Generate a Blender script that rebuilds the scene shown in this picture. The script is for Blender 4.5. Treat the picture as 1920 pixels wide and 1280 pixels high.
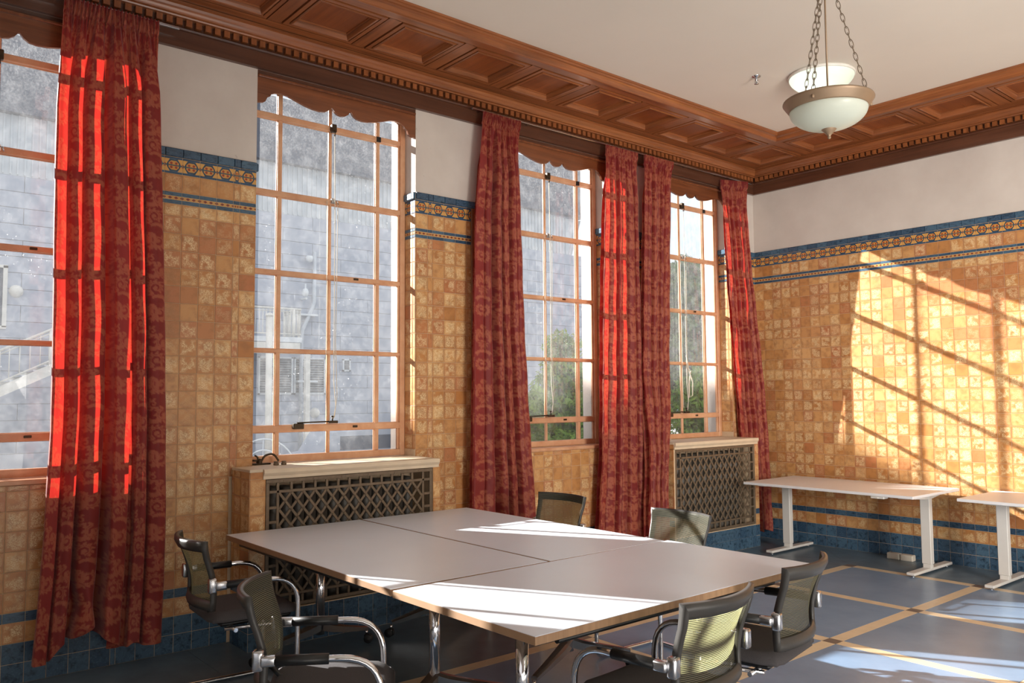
import bpy, bmesh, math, random
import numpy as np
from mathutils import Matrix, Vector
random.seed(7); rng=np.random.default_rng(7)
for o in list(bpy.data.objects): bpy.data.objects.remove(o)
COL=bpy.context.scene.collection
scene=bpy.context.scene

# ---------------------------------------------------------------- camera
CX,CY,CZ=5.42733,-8.12972,1.59
def setup_camera():
    f,yaw,pit,rol=1552.04,0.876191529,0.0653042861,-0.00626401927
    fw=Vector((-math.sin(yaw)*math.cos(pit),math.cos(yaw)*math.cos(pit),math.sin(pit)))
    r=Vector((math.cos(yaw),math.sin(yaw),0)); u=r.cross(fw)
    r2=r*math.cos(rol)+u*math.sin(rol); u2=u*math.cos(rol)-r*math.sin(rol)
    cam=bpy.data.cameras.new('camera'); ob=bpy.data.objects.new('camera',cam); COL.objects.link(ob)
    m=Matrix(((r2.x,u2.x,-fw.x,CX),(r2.y,u2.y,-fw.y,CY),(r2.z,u2.z,-fw.z,CZ),(0,0,0,1)))
    ob.matrix_world=m
    cam.sensor_width=36; cam.lens=f/1920*36; cam.clip_start=.05; cam.clip_end=300
    scene.camera=ob
setup_camera()

# ---------------------------------------------------------------- view, sky, sun, fill
scene.view_settings.view_transform='Standard'; scene.view_settings.look='None'
scene.view_settings.gamma=1; scene.view_settings.use_curve_mapping=False
scene.view_settings.exposure=0.0
SUN_DIR=Vector((1.77,1.0,-.862)).normalized()
def setup_light():
    w=bpy.data.worlds.new('sky'); scene.world=w; w.use_nodes=True
    nt=w.node_tree; nt.nodes.clear()
    out=nt.nodes.new('ShaderNodeOutputWorld'); bg=nt.nodes.new('ShaderNodeBackground')
    tc=nt.nodes.new('ShaderNodeTexCoord'); nz=nt.nodes.new('ShaderNodeTexNoise')
    nz.inputs['Scale'].default_value=2.2; nz.inputs['Detail'].default_value=5
    cr=nt.nodes.new('ShaderNodeValToRGB')
    cr.color_ramp.elements[0].position=.38; cr.color_ramp.elements[0].color=(.62,.78,1,1)
    cr.color_ramp.elements[1].position=.55; cr.color_ramp.elements[1].color=(1,.99,.97,1)
    nt.links.new(tc.outputs['Generated'],nz.inputs['Vector']); nt.links.new(nz.outputs['Fac'],cr.inputs['Fac'])
    nt.links.new(cr.outputs['Color'],bg.inputs['Color']); bg.inputs['Strength'].default_value=1.05
    nt.links.new(bg.outputs['Background'],out.inputs['Surface'])
    s=bpy.data.lights.new('sun','SUN'); s.energy=21.0; s.angle=math.radians(.55); s.color=(1,.96,.90)
    so=bpy.data.objects.new('sun',s); COL.objects.link(so); so.rotation_euler=SUN_DIR.to_track_quat('-Z','Y').to_euler()
    so.location=(-12,-8,12)
    def area(n,loc,tgt,sx,sy,e,c,spread=180):
        l=bpy.data.lights.new(n,'AREA'); l.shape='RECTANGLE'; l.size=sx; l.size_y=sy; l.energy=e; l.color=c; l.spread=math.radians(spread)
        o=bpy.data.objects.new(n,l); COL.objects.link(o); o.location=loc
        o.rotation_euler=(Vector(tgt)-Vector(loc)).to_track_quat('-Z','Z').to_euler()
    # added fill lamps out of view, behind and right of the camera
    area('fill_right',(8.8,-4.8,2.0),(2.3,0,2.2),1.5,2.6,240,(1,.95,.88),95)
    area('fill_rear',(4.5,-11.8,1.7),(2.2,-2,4.2),7.0,2.6,50,(.95,.97,1))
    # added upward fill lamp near the floor, out of view, brightening the ceiling
    area('fill_up',(6.4,-5.8,.2),(5.6,-5.4,4.0),4.0,5.0,235,(1,.95,.88))
setup_light()

# ---------------------------------------------------------------- materials
def lin(r,g=None,b=None):
    if g is None: r,g,b=r
    f=lambda c:(c/255/12.92 if c/255<=.04045 else ((c/255+.055)/1.055)**2.4)
    return (f(r),f(g),f(b),1)
class N:
    """tiny node helper"""
    def __init__(s,name):
        s.m=bpy.data.materials.new(name); s.m.use_nodes=True; s.t=s.m.node_tree; s.t.nodes.clear()
        s.out=s.t.nodes.new('ShaderNodeOutputMaterial')
    def n(s,ty,**kw):
        nd=s.t.nodes.new('ShaderNode'+ty)
        for k,v in kw.items(): setattr(nd,k,v)
        return nd
    def l(s,a,b): s.t.links.new(a,b)
    def put(s,sock,v):
        if isinstance(v,(int,float,tuple,list)): sock.default_value=v
        elif v is not None: s.l(v,sock)
    def math(s,op,a,b=None,c=None,clamp=False):
        nd=s.n('Math',operation=op,use_clamp=clamp)
        for i,v in enumerate((a,b,c)):
            if v is not None: s.put(nd.inputs[i],v)
        return nd.outputs[0]
    def mix(s,f,a,b,bt='MIX'):
        nd=s.n('MixRGB',blend_type=bt); s.put(nd.inputs[0],f); s.put(nd.inputs[1],a); s.put(nd.inputs[2],b); return nd.outputs[0]
    def ramp(s,f,stops):
        nd=s.n('ValToRGB'); e=nd.color_ramp.elements
        while len(e)<len(stops): e.new(.5)
        for el,(p,c) in zip(e,stops): el.position=p; el.color=c if len(c)==4 else (*c,1)
        s.put(nd.inputs[0],f); return nd.outputs[0]
    def step(s,f,a,b):
        nd=s.n('MapRange',interpolation_type='SMOOTHSTEP'); s.put(nd.inputs[0],f); nd.inputs[1].default_value=a; nd.inputs[2].default_value=b; return nd.outputs[0]
    def noise(s,v,scale,detail=3,rough=.55,dist=0):
        nd=s.n('TexNoise'); s.put(nd.inputs['Vector'],v); nd.inputs['Scale'].default_value=scale
        nd.inputs['Detail'].default_value=detail; nd.inputs['Roughness'].default_value=rough; nd.inputs['Distortion'].default_value=dist
        return nd.outputs['Fac']
    def coord(s,k='Object'): return s.n('TexCoord').outputs[k]
    def pos(s): return s.n('NewGeometry').outputs['Position']
    def mapv(s,v,scale=(1,1,1),loc=(0,0,0)):
        nd=s.n('Mapping'); s.put(nd.inputs['Vector'],v); nd.inputs['Scale'].default_value=scale; nd.inputs['Location'].default_value=loc; return nd.outputs[0]
    def sep(s,v):
        nd=s.n('SeparateXYZ'); s.put(nd.inputs[0],v); return nd.outputs
    def comb(s,x,y,z=0):
        nd=s.n('CombineXYZ')
        for i,v in enumerate((x,y,z)): s.put(nd.inputs[i],v)
        return nd.outputs[0]
    def attr(s,name,k='Fac'): return s.n('Attribute',attribute_name=name).outputs[k]
    def bump(s,h,strength=.3,dist=.002):
        nd=s.n('Bump'); s.put(nd.inputs['Height'],h); nd.inputs['Strength'].default_value=strength; nd.inputs['Distance'].default_value=dist; return nd.outputs[0]
    def bsdf(s,col,rough=.5,metal=0,normal=None,coat=0,spec=None,end=True):
        b=s.n('BsdfPrincipled'); s.put(b.inputs['Base Color'],col); s.put(b.inputs['Roughness'],rough); b.inputs['Metallic'].default_value=metal
        if normal is not None: s.l(normal,b.inputs['Normal'])
        if coat: b.inputs['Coat Weight'].default_value=coat; b.inputs['Coat Roughness'].default_value=.12
        if spec is not None: b.inputs['Specular IOR Level'].default_value=spec
        if end: s.l(b.outputs[0],s.out.inputs['Surface'])
        return b.outputs[0]
MAT={}
def simple(name,rgb,rough=.5,metal=0,var=.06,scale=18,coat=0,bump=0,spec=None):
    m=N(name); c=lin(*rgb); nz=m.noise(m.coord(),scale,4)
    k=m.ramp(nz,[(.25,tuple(x*(1-var) for x in c[:3])),(.75,tuple(min(1,x*(1+var)) for x in c[:3]))])
    m.bsdf(k,rough,metal,m.bump(nz,bump) if bump else None,coat,spec); MAT[name]=m.m; return m.m
simple('white_paint',(226,222,214),.45); simple('plastic_black',(24,24,25),.38,var=.1)
simple('frame_plastic',(64,62,60),.4,var=.05)
simple('rubber',(18,18,19),.6); simple('chrome',(225,225,228),.09,1,var=.02)
simple('cast_metal',(200,200,203),.22,1,var=.03); simple('bronze',(70,58,44),.42,.7,var=.25,scale=60)
simple('iron',(112,96,78),.5,.25,var=.22,scale=40,bump=.2); simple('radiator_paint',(78,74,68),.5,var=.12)
simple('desk_white',(226,226,228),.4,var=.02); simple('desk_frame',(214,210,204),.4,var=.02)
simple('laminate',(230,238,250),.33,var=.02,scale=3)
simple('steel_dark',(38,38,40),.35,.6); simple('seat_fabric',(72,69,71),.95,var=.2,scale=260,bump=.3)
simple('seat_fabric_black',(36,34,34),.95,var=.2,scale=260,bump=.3)
simple('grout',(206,182,152),.9,var=.12); simple('ceiling_paint',(220,213,202),.85,var=.03,scale=1.2)
simple('sill_paint',(214,196,170),.5,var=.06,scale=9); simple('lamp_metal',(146,122,98),.45,.35,var=.06)
simple('cord',(222,214,198),.8); simple('socket_plastic',(205,196,182),.45,var=.05)
simple('cladding',(168,175,190),.6,var=.05,scale=1.3); simple('roof_dark',(70,80,98),.75,var=.10,scale=2)
simple('galvanised',(196,202,210),.5,.2); simple('pale_metal',(222,226,230),.5)
simple('ground',(138,138,136),.9,var=.15,scale=.8); simple('louvre_grey',(150,155,162),.6)
simple('bark',(84,70,55),.9,var=.3,scale=12,bump=.5); simple('lino_border',(98,116,130),.32,var=.22,scale=7)
simple('cream_strip',(220,198,166),.33,var=.07,scale=9); simple('dark_square',(108,94,86),.35,var=.15,scale=30)

def m_plaster():
    m=N('plaster'); p=m.pos(); a=m.noise(p,1.6,5,.6); b=m.noise(p,26,4,.65)
    c=m.ramp(a,[(.3,lin(196,185,176)),(.7,lin(212,203,194))])
    spots=m.step(m.noise(p,11,4,.75),.66,.74)
    c=m.mix(m.math('MULTIPLY',spots,.35),c,lin(128,112,98))
    m.bsdf(c,.85,0,m.bump(b,.25,.004)); MAT['plaster']=m.m
m_plaster()

def m_wood(name,dark,lite,rough=.3,coat=.3):
    m=N(name); uv=m.n('UVMap').outputs[0]
    rnd=m.n('ObjectInfo').outputs['Random']
    off=m.comb(m.math('MULTIPLY',rnd,37.0),m.math('MULTIPLY',rnd,11.0))
    va=m.n('VectorMath',operation='ADD'); m.l(uv,va.inputs[0]); m.l(off,va.inputs[1]); v=va.outputs[0]
    g=m.noise(m.mapv(v,(1.1,26,1)),1,6,.62,.6); f=m.noise(m.mapv(v,(7,260,1)),1,3,.6); b=m.noise(v,2.4,3)
    t=m.math('ADD',m.math('MULTIPLY',g,.62),m.math('ADD',m.math('MULTIPLY',f,.16),m.math('MULTIPLY',b,.24)))
    c=m.ramp(t,[(.32,lin(*dark)),(.5,tuple((x+y)/2 for x,y in zip(lin(*dark),lin(*lite)))),(.68,lin(*lite))])
    c=m.mix(m.math('MULTIPLY',m.math('SUBTRACT',rnd,.5),.5,clamp=True),c,lin(*dark))
    m.bsdf(c,m.math('ADD',m.math('MULTIPLY',g,.15),rough-.07),0,m.bump(f,.06,.001),coat); MAT[name]=m.m
m_wood('wood',(98,53,29),(168,101,57)); m_wood('wood_panel',(106,54,28),(164,92,48)); m_wood('wood_dark_shaded',(66,38,26),(104,64,44),.34)  # the last is a darker wood with shade put into its colour
m_wood('wood_pelmet',(88,46,26),(142,84,50)); m_wood('plywood',(136,104,78),(182,146,112),.6,0)

def m_tile(name,kind):
    m=N(name); uv=m.n('UVMap').outputs[0]; rnd=m.n('Attribute',attribute_name='rnd')
    rc=m.n('SeparateColor'); m.l(rnd.outputs['Color'],rc.inputs[0]); r1,r2,r3=rc.outputs
    sh=m.comb(m.math('MULTIPLY',r1,83),m.math('MULTIPLY',r2,57),m.math('MULTIPLY',r3,31))
    va=m.n('VectorMath',operation='ADD'); m.l(uv,va.inputs[0]); m.l(sh,va.inputs[1]); v=va.outputs[0]
    s=m.sep(uv); dx=m.math('ABSOLUTE',m.math('SUBTRACT',s[0],.5)); dy=m.math('ABSOLUTE',m.math('SUBTRACT',s[1],.5))
    edge=m.math('MAXIMUM',dx,dy)
    if kind=='yellow':
        base=m.mix(r1,lin(178,118,64),lin(206,156,100)); base=m.mix(m.step(r3,.62,1.0),base,lin(178,112,70))
        blot=m.noise(v,1.8,3,.5); base=m.mix(m.math('MULTIPLY',m.step(blot,.42,.7),.6),base,lin(150,100,58))
        sp=m.noise(v,21,2,.5,1.6); spk=m.step(sp,.475,.53)
        area=m.step(m.noise(v,2.3,2,.5),.34,.52)
        cen=m.math('SUBTRACT',1,m.step(edge,.30,.49))
        amt=m.math('MULTIPLY',m.math('MULTIPLY',spk,area),m.math('MULTIPLY',cen,m.step(r2,.02,.75)))
        col=m.mix(m.math('MULTIPLY',amt,.8),base,lin(238,218,172))
        col=m.mix(m.math('MULTIPLY',m.step(edge,.42,.5),.15),col,lin(150,92,54))
        m.bsdf(col,m.math('ADD',.24,m.math('MULTIPLY',sp,.2)),0,m.bump(m.noise(v,5,3),.12,.003))
    else:
        base=m.mix(r1,lin(50,74,98),lin(74,102,124)); blot=m.noise(v,3.2,4,.6)
        col=m.mix(m.step(blot,.45,.75),base,lin(30,46,62)); col=m.mix(m.math('MULTIPLY',m.step(m.noise(v,11,3),.56,.66),.35),col,lin(92,128,146))
        if kind in('border','chain'):
            x=m.math('SUBTRACT',s[0],.5); y=m.math('SUBTRACT',s[1],.5)
            if kind=='border':
                # octagon ring, inner spots, hourglass between rings
                ax=m.math('ABSOLUTE',m.math('MULTIPLY',x,2.0)); ay=m.math('ABSOLUTE',m.math('MULTIPLY',y,2.0))
                oc=m.math('MAXIMUM',m.math('MAXIMUM',m.math('MULTIPLY',ax,1.35),m.math('MULTIPLY',ay,1.45)),m.math('MULTIPLY',m.math('ADD',ax,ay),.93))
                inner=m.math('LESS_THAN',oc,.78); ring=m.math('LESS_THAN',oc,.95)
                gx=m.math('SUBTRACT',1.0,ax)
                hour=m.math('MULTIPLY',m.math('LESS_THAN',gx,m.math('ADD',.15,m.math('MULTIPLY',ay,.55))),m.math('LESS_THAN',ay,.74))
                c2=m.mix(hour,col,lin(206,156,84))
                c2=m.mix(m.math('MULTIPLY',m.math('LESS_THAN',gx,.11),m.math('LESS_THAN',ay,.22)),c2,lin(150,66,40))
                c2=m.mix(ring,c2,lin(40,62,82)); c2=m.mix(inner,c2,lin(198,142,72))
                sx=m.math('ABSOLUTE',m.math('SUBTRACT',ax,.27)); sy=m.math('ABSOLUTE',m.math('SUBTRACT',ay,.24))
                spot=m.math('LESS_THAN',m.math('ADD',m.math('MULTIPLY',sx,sx),m.math('MULTIPLY',sy,sy)),.022)
                c2=m.mix(spot,c2,lin(150,62,38)); c2=m.mix(m.math('LESS_THAN',ay,.07),c2,lin(60,80,92))
                col=m.mix(m.math('GREATER_THAN',ay,.80),c2,lin(44,72,100))
            else:
                k=m.math('PINGPONG',m.math('MULTIPLY',s[0],3.0),.5); ay=m.math('ABSOLUTE',y)
                d=m.math('ADD',m.math('MULTIPLY',k,.9),m.math('MULTIPLY',ay,.9))
                col=m.mix(m.math('LESS_THAN',d,.33),lin(196,146,84),lin(120,52,40))
        m.bsdf(col,.26,0,m.bump(blot,.15,.003))
    MAT[name]=m.m
for k in('yellow','blue','border','chain'): m_tile('tile_'+k,k)

def m_lino():
    m=N('lino_blue'); p=m.pos(); rnd=m.n('ObjectInfo').outputs['Random']
    a=m.noise(p,2.2,5,.6); b=m.noise(m.mapv(p,(3,40,1)),1,4,.6)
    c=m.ramp(a,[(.3,lin(110,136,166)),(.7,lin(130,156,186))]); c=m.mix(m.math('MULTIPLY',rnd,.3),c,lin(126,142,160))
    m.bsdf(c,.27,0,None); MAT['lino_blue']=m.m
m_lino()

def m_glass():
    m=N('glass'); p=m.pos(); tr=m.n('BsdfTransparent'); gl=m.n('BsdfGlossy'); gl.inputs['Roughness'].default_value=.02
    fr=m.n('Fresnel'); fr.inputs[0].default_value=1.5
    tr.inputs['Color'].default_value=(.95,.97,.98,1)
    x=m.n('MixShader'); m.l(m.math('MULTIPLY',fr.outputs[0],1.5,clamp=True),x.inputs[0]); m.l(tr.outputs[0],x.inputs[1]); m.l(gl.outputs[0],x.inputs[2])
    # dirt film, specks and dried runs
    di=m.n('BsdfTranslucent'); di.inputs['Color'].default_value=(.9,.92,.95,1); dd=m.n('BsdfDiffuse'); dd.inputs['Color'].default_value=(.8,.82,.85,1)
    ad=m.n('MixShader'); ad.inputs[0].default_value=.35; m.l(di.outputs[0],ad.inputs[1]); m.l(dd.outputs[0],ad.inputs[2])
    film=m.math('MULTIPLY',m.step(m.noise(p,11,5,.7),.35,.8),.07)
    z=m.sep(p)[2]
    top=m.math('MULTIPLY',m.step(z,3.0,3.75),m.math('MULTIPLY',m.step(m.noise(p,70,4,.8),.42,.66),.07))
    spk=m.math('MULTIPLY',m.math('MULTIPLY',m.step(m.noise(p,95,2,.5),.70,.76),m.step(m.noise(p,2.5,2),.5,.65)),.7)
    runs=m.math('MULTIPLY',m.math('MULTIPLY',m.step(m.noise(m.mapv(p,(34,34,1.7)),1,2),.73,.78),m.step(m.noise(p,3.3,2),.52,.62)),.5)
    f=m.math('ADD',m.math('ADD',film,top),m.math('ADD',m.math('ADD',spk,runs),.055),clamp=True)
    y=m.n('MixShader'); m.l(f,y.inputs[0]); m.l(x.outputs[0],y.inputs[1]); m.l(ad.outputs[0],y.inputs[2])
    m.l(y.outputs[0],m.out.inputs['Surface']); MAT['glass']=m.m
m_glass()

def m_frame():
    m=N('window_paint'); p=m.pos(); a=m.noise(p,7,4,.6); b=m.noise(p,60,3,.7)
    c=m.ramp(a,[(.3,lin(196,142,106)),(.7,lin(216,170,134))]); c=m.mix(m.math('MULTIPLY',m.step(b,.66,.74),.5),c,lin(232,206,176))
    m.bsdf(c,.4,0,m.bump(b,.15,.002)); MAT['window_paint']=m.m
m_frame()

def m_curtain():
    m=N('damask'); d=m.attr('damask'); uv=m.n('UVMap').outputs[0]
    w=m.noise(m.mapv(uv,(120,900,1)),1,2,.5)
    g=m.mix(w,lin(112,24,20),lin(132,32,25)); f=m.mix(w,lin(154,76,52),lin(176,94,66))
    col=m.mix(d,g,f)
    b=m.n('BsdfPrincipled'); m.l(col,b.inputs['Base Color']); m.put(b.inputs['Roughness'],.62); b.inputs['Sheen Weight'].default_value=.25
    m.l(m.bump(m.math('ADD',w,m.math('MULTIPLY',d,.5)),.2,.001),b.inputs['Normal'])
    t=m.n('BsdfTranslucent'); m.l(m.mix(d,(1,.045,.03,1),(.85,.06,.03,1)),t.inputs['Color'])
    x=m.n('MixShader'); x.inputs[0].default_value=.2; m.l(b.outputs[0],x.inputs[1]); m.l(t.outputs[0],x.inputs[2])
    m.l(x.outputs[0],m.out.inputs['Surface']); MAT['damask']=m.m
m_curtain()

def m_mesh():
    m=N('mesh_fabric'); uv=m.n('UVMap').outputs[0]; s=m.sep(uv)
    st=m.math('PINGPONG',m.math('MULTIPLY',s[1],46.0),.5); thr=m.step(st,.17,.24)
    d=m.n('BsdfDiffuse'); d.inputs['Color'].default_value=lin(122,120,108); t=m.n('BsdfTranslucent'); t.inputs['Color'].default_value=lin(176,174,128)
    a=m.n('MixShader'); a.inputs[0].default_value=.5; m.l(d.outputs[0],a.inputs[1]); m.l(t.outputs[0],a.inputs[2])
    dk=m.n('BsdfDiffuse'); dk.inputs['Color'].default_value=lin(34,34,32); tr=m.n('BsdfTransparent')
    gap=m.n('MixShader'); gap.inputs[0].default_value=.5; m.l(dk.outputs[0],gap.inputs[1]); m.l(tr.outputs[0],gap.inputs[2])
    x=m.n('MixShader'); m.l(thr,x.inputs[0]); m.l(gap.outputs[0],x.inputs[1]); m.l(a.outputs[0],x.inputs[2])
    m.l(x.outputs[0],m.out.inputs['Surface']); MAT['mesh_fabric']=m.m
m_mesh()

def m_bowl(name,em):
    m=N(name); d=m.n('BsdfPrincipled'); d.inputs['Base Color'].default_value=lin(228,232,222); d.inputs['Roughness'].default_value=.3
    t=m.n('BsdfTranslucent'); t.inputs['Color'].default_value=lin(235,240,232)
    x=m.n('MixShader'); x.inputs[0].default_value=.5; m.l(d.outputs[0],x.inputs[1]); m.l(t.outputs[0],x.inputs[2])
    m.l(x.outputs[0],m.out.inputs['Surface']); MAT[name]=m.m
m_bowl('bowl_glass',0)
def m_bulb():
    m=N('bulb'); e=m.n('Emission'); e.inputs[0].default_value=(.86,1,.95,1); e.inputs[1].default_value=45; m.l(e.outputs[0],m.out.inputs['Surface']); MAT['bulb']=m.m
m_bulb()
def m_leaf():
    for nm,c1,c2 in(('leaf',(92,132,44),(160,190,84)),('leaf_dark',(70,104,52),(124,154,72))):
        m=N(nm); r=m.noise(m.pos(),2.2,4); c=m.ramp(r,[(.3,lin(*c1)),(.7,lin(*c2))])
        d=m.n('BsdfPrincipled'); m.l(c,d.inputs['Base Color']); d.inputs['Roughness'].default_value=.5
        t=m.n('BsdfTranslucent'); m.l(c,t.inputs['Color']); x=m.n('MixShader'); x.inputs[0].default_value=.4
        m.l(d.outputs[0],x.inputs[1]); m.l(t.outputs[0],x.inputs[2]); m.l(x.outputs[0],m.out.inputs['Surface']); MAT[nm]=m.m
m_leaf()
def m_corr():
    m=N('corrugated'); p=m.pos(); y=m.sep(p)[1]
    c=m.ramp(m.noise(p,.7,4),[(.3,lin(186,193,200)),(.7,lin(202,207,212))])
    m.bsdf(c,.6); MAT['corrugated']=m.m
m_corr()

# ---------------------------------------------------------------- mesh building
class MB:
    def __init__(s): s.v=[]; s.f=[]; s.uv=[]; s.mi=[]; s.sm=[]; s.rnd=[]
    def face(s,idx,uv=None,mi=0,sm=False,rnd=None):
        s.f.append(tuple(idx)); s.uv.append(uv); s.mi.append(mi); s.sm.append(sm); s.rnd.append(rnd)
    def box(s,a,b,mi=0,M=None):
        x0,y0,z0=a; x1,y1,z1=b; k=len(s.v)
        c=[(x0,y0,z0),(x1,y0,z0),(x1,y1,z0),(x0,y1,z0),(x0,y0,z1),(x1,y0,z1),(x1,y1,z1),(x0,y1,z1)]
        L=[x1-x0,y1-y0,z1-z0]; ax=max(range(3),key=lambda i:abs(L[i]))
        s.v+= [tuple(M@Vector(p)) for p in c] if M else c
        for q in((0,3,2,1),(4,5,6,7),(0,1,5,4),(1,2,6,5),(2,3,7,6),(3,0,4,7)):
            o=[i for i in range(3) if i!=ax]
            uv=[(c[i][ax],c[i][o[0]]+c[i][o[1]]) for i in q]
            s.face([k+i for i in q],uv,mi)
        return s
    def cbox(s,a,b,ch=.004,mi=0,M=None,sm=False):
        """box with chamfered edges"""
        x0,y0,z0=a;x1,y1,z1=b; bm=bmesh.new(); bmesh.ops.create_cube(bm,size=1)
        for v in bm.verts: v.co=Vector(((x0+x1)/2+v.co.x*(x1-x0),(y0+y1)/2+v.co.y*(y1-y0),(z0+z1)/2+v.co.z*(z1-z0)))
        seg=3 if sm else 1
        bmesh.ops.bevel(bm,geom=list(bm.edges),offset=ch,segments=seg,affect='EDGES',profile=.5)
        return s.bm(bm,mi,M,sm)
    def bm(s,bm,mi=0,M=None,sm=False):
        k=len(s.v); bm.verts.index_update()
        s.v+=[tuple(M@v.co if M else v.co) for v in bm.verts]
        for f in bm.faces:
            uv=[(v.co.x+v.co.z,v.co.y) for v in f.verts]
            s.face([k+v.index for v in f.verts],uv,mi,sm)
        bm.free(); return s
    def tube(s,pts,r,n=10,mi=0,closed=False,cap=True,sm=True):
        P=[Vector(p) for p in pts]; m=len(P); k=len(s.v)
        T=[]
        for i in range(m):
            a=P[(i-1)%m] if (closed or i>0) else P[i]; b=P[(i+1)%m] if (closed or i<m-1) else P[i]
            t=(b-a); T.append(t.normalized() if t.length>1e-9 else Vector((0,0,1)))
        ref=Vector((0,0,1)) if abs(T[0].z)<.9 else Vector((1,0,0)); u=T[0].cross(ref).normalized()
        acc=0
        for i in range(m):
            u=(u-T[i]*u.dot(T[i]))
            if u.length<1e-6: u=T[i].orthogonal()
            u.normalize(); w=T[i].cross(u); rr=r[i] if isinstance(r,(list,tuple)) else r
            for j in range(n):
                a=2*math.pi*j/n; s.v.append(tuple(P[i]+u*(math.cos(a)*rr)+w*(math.sin(a)*rr)))
        d=[0]
        for i in range(1,m): d.append(d[-1]+(P[i]-P[i-1]).length)
        for i in range(m if closed else m-1):
            i2=(i+1)%m
            for j in range(n):
                j2=(j+1)%n; s.face((k+i*n+j,k+i*n+j2,k+i2*n+j2,k+i2*n+j),[(d[i],j/n*.1),(d[i],(j+1)/n*.1),(d[i2],(j+1)/n*.1),(d[i2],j/n*.1)],mi,sm)
        if cap and not closed:
            s.face([k+j for j in range(n)][::-1],None,mi); s.face([k+(m-1)*n+j for j in range(n)],None,mi)
        return s
    def lathe(s,prof,n=24,mi=0,M=None,sm=True):
        """prof: (r,z) list, revolved about z"""
        k=len(s.v); m=len(prof)
        for r,z in prof:
            for j in range(n):
                a=2*math.pi*j/n; p=Vector((r*math.cos(a),r*math.sin(a),z)); s.v.append(tuple(M@p if M else p))
        for i in range(m-1):
            for j in range(n):
                j2=(j+1)%n; s.face((k+i*n+j,k+i*n+j2,k+(i+1)*n+j2,k+(i+1)*n+j),None,mi,sm)
        return s
    def grid(s,fn,nu,nv,mi=0,sm=True,uvf=None):
        k=len(s.v)
        for i in range(nu+1):
            for j in range(nv+1): s.v.append(tuple(fn(i/nu,j/nv)))
        q=lambda i,j:k+i*(nv+1)+j
        for i in range(nu):
            for j in range(nv):
                uv=[(a/nu,b/nv) for a,b in((i,j),(i+1,j),(i+1,j+1),(i,j+1))]
                if uvf: uv=[uvf(*p) for p in uv]
                s.face((q(i,j),q(i+1,j),q(i+1,j+1),q(i,j+1)),uv,mi,sm)
        return s
    def loft(s,rings,mi=0,sm=False,closed=True,uvs=None):
        k=len(s.v); n=len(rings[0])
        for r in rings: s.v+=[tuple(p) for p in r]
        for i in range(len(rings)-1):
            for j in range(n if closed else n-1):
                j2=(j+1)%n; uv=None
                if uvs: uv=[uvs[i][j],uvs[i][j2],uvs[i+1][j2],uvs[i+1][j]]
                s.face((k+i*n+j,k+i*n+j2,k+(i+1)*n+j2,k+(i+1)*n+j),uv,mi,sm)
        return s
    def mesh(s,name,mats):
        me=bpy.data.meshes.new(name); me.from_pydata(s.v,[],s.f)
        for m in mats: me.materials.append(MAT[m])
        if any(u is not None for u in s.uv):
            ul=me.uv_layers.new(name='UVMap'); flat=[]
            for f,u in zip(s.f,s.uv):
                for i in range(len(f)): flat+=(u[i] if u is not None else (0,0))
            ul.data.foreach_set('uv',flat)
        me.polygons.foreach_set('material_index',s.mi); me.polygons.foreach_set('use_smooth',s.sm)
        if any(r is not None for r in s.rnd):
            a=me.color_attributes.new('rnd','FLOAT_COLOR','CORNER'); flat=[]
            for f,r in zip(s.f,s.rnd): flat+=list((r or (0,0,0))+(1,))*len(f)
            a.data.foreach_set('color',flat)
        me.update(); return me
    def build(s,name,mats,parent=None,loc=None,rot=None):
        if isinstance(mats,str): mats=[mats]
        return link(name,s.mesh(name,mats),parent,loc,rot)
def link(name,me,parent=None,loc=None,rot=None):
    o=bpy.data.objects.new(name,me); COL.objects.link(o)
    if parent is not None: o.parent=parent
    if loc is not None: o.location=loc
    if rot is not None: o.rotation_euler=rot
    return o
def empty(name,loc=(0,0,0),rz=0):
    o=bpy.data.objects.new(name,None); COL.objects.link(o); o.location=loc; o.rotation_euler=(0,0,rz); o.empty_display_size=.1; return o
def tag(o,label,cat,group=None):
    o['label']=label; o['category']=cat
    if group: o['group']=group
    return o
def struct(o,label=None):
    o['kind']='structure'
    if label: o['label']=label
    return o
def kids(o): return list(o.children)
def copy_tree(o,parent=None):
    c=o.copy(); COL.objects.link(c); c.parent=parent
    for ch in kids(o): copy_tree(ch,c)
    return c
def fillet(pts,r,n=6):
    """round the inner corners of a polyline"""
    P=[Vector(p) for p in pts]; out=[P[0]]
    for i in range(1,len(P)-1):
        a=(P[i-1]-P[i]); b=(P[i+1]-P[i]); rr=min(r,a.length*.49,b.length*.49)
        p0=P[i]+a.normalized()*rr; p1=P[i]+b.normalized()*rr
        for k in range(n+1):
            t=k/n; out.append(p0*(1-t)**2+P[i]*2*t*(1-t)+p1*t*t)
    out.append(P[-1]); return out
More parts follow.
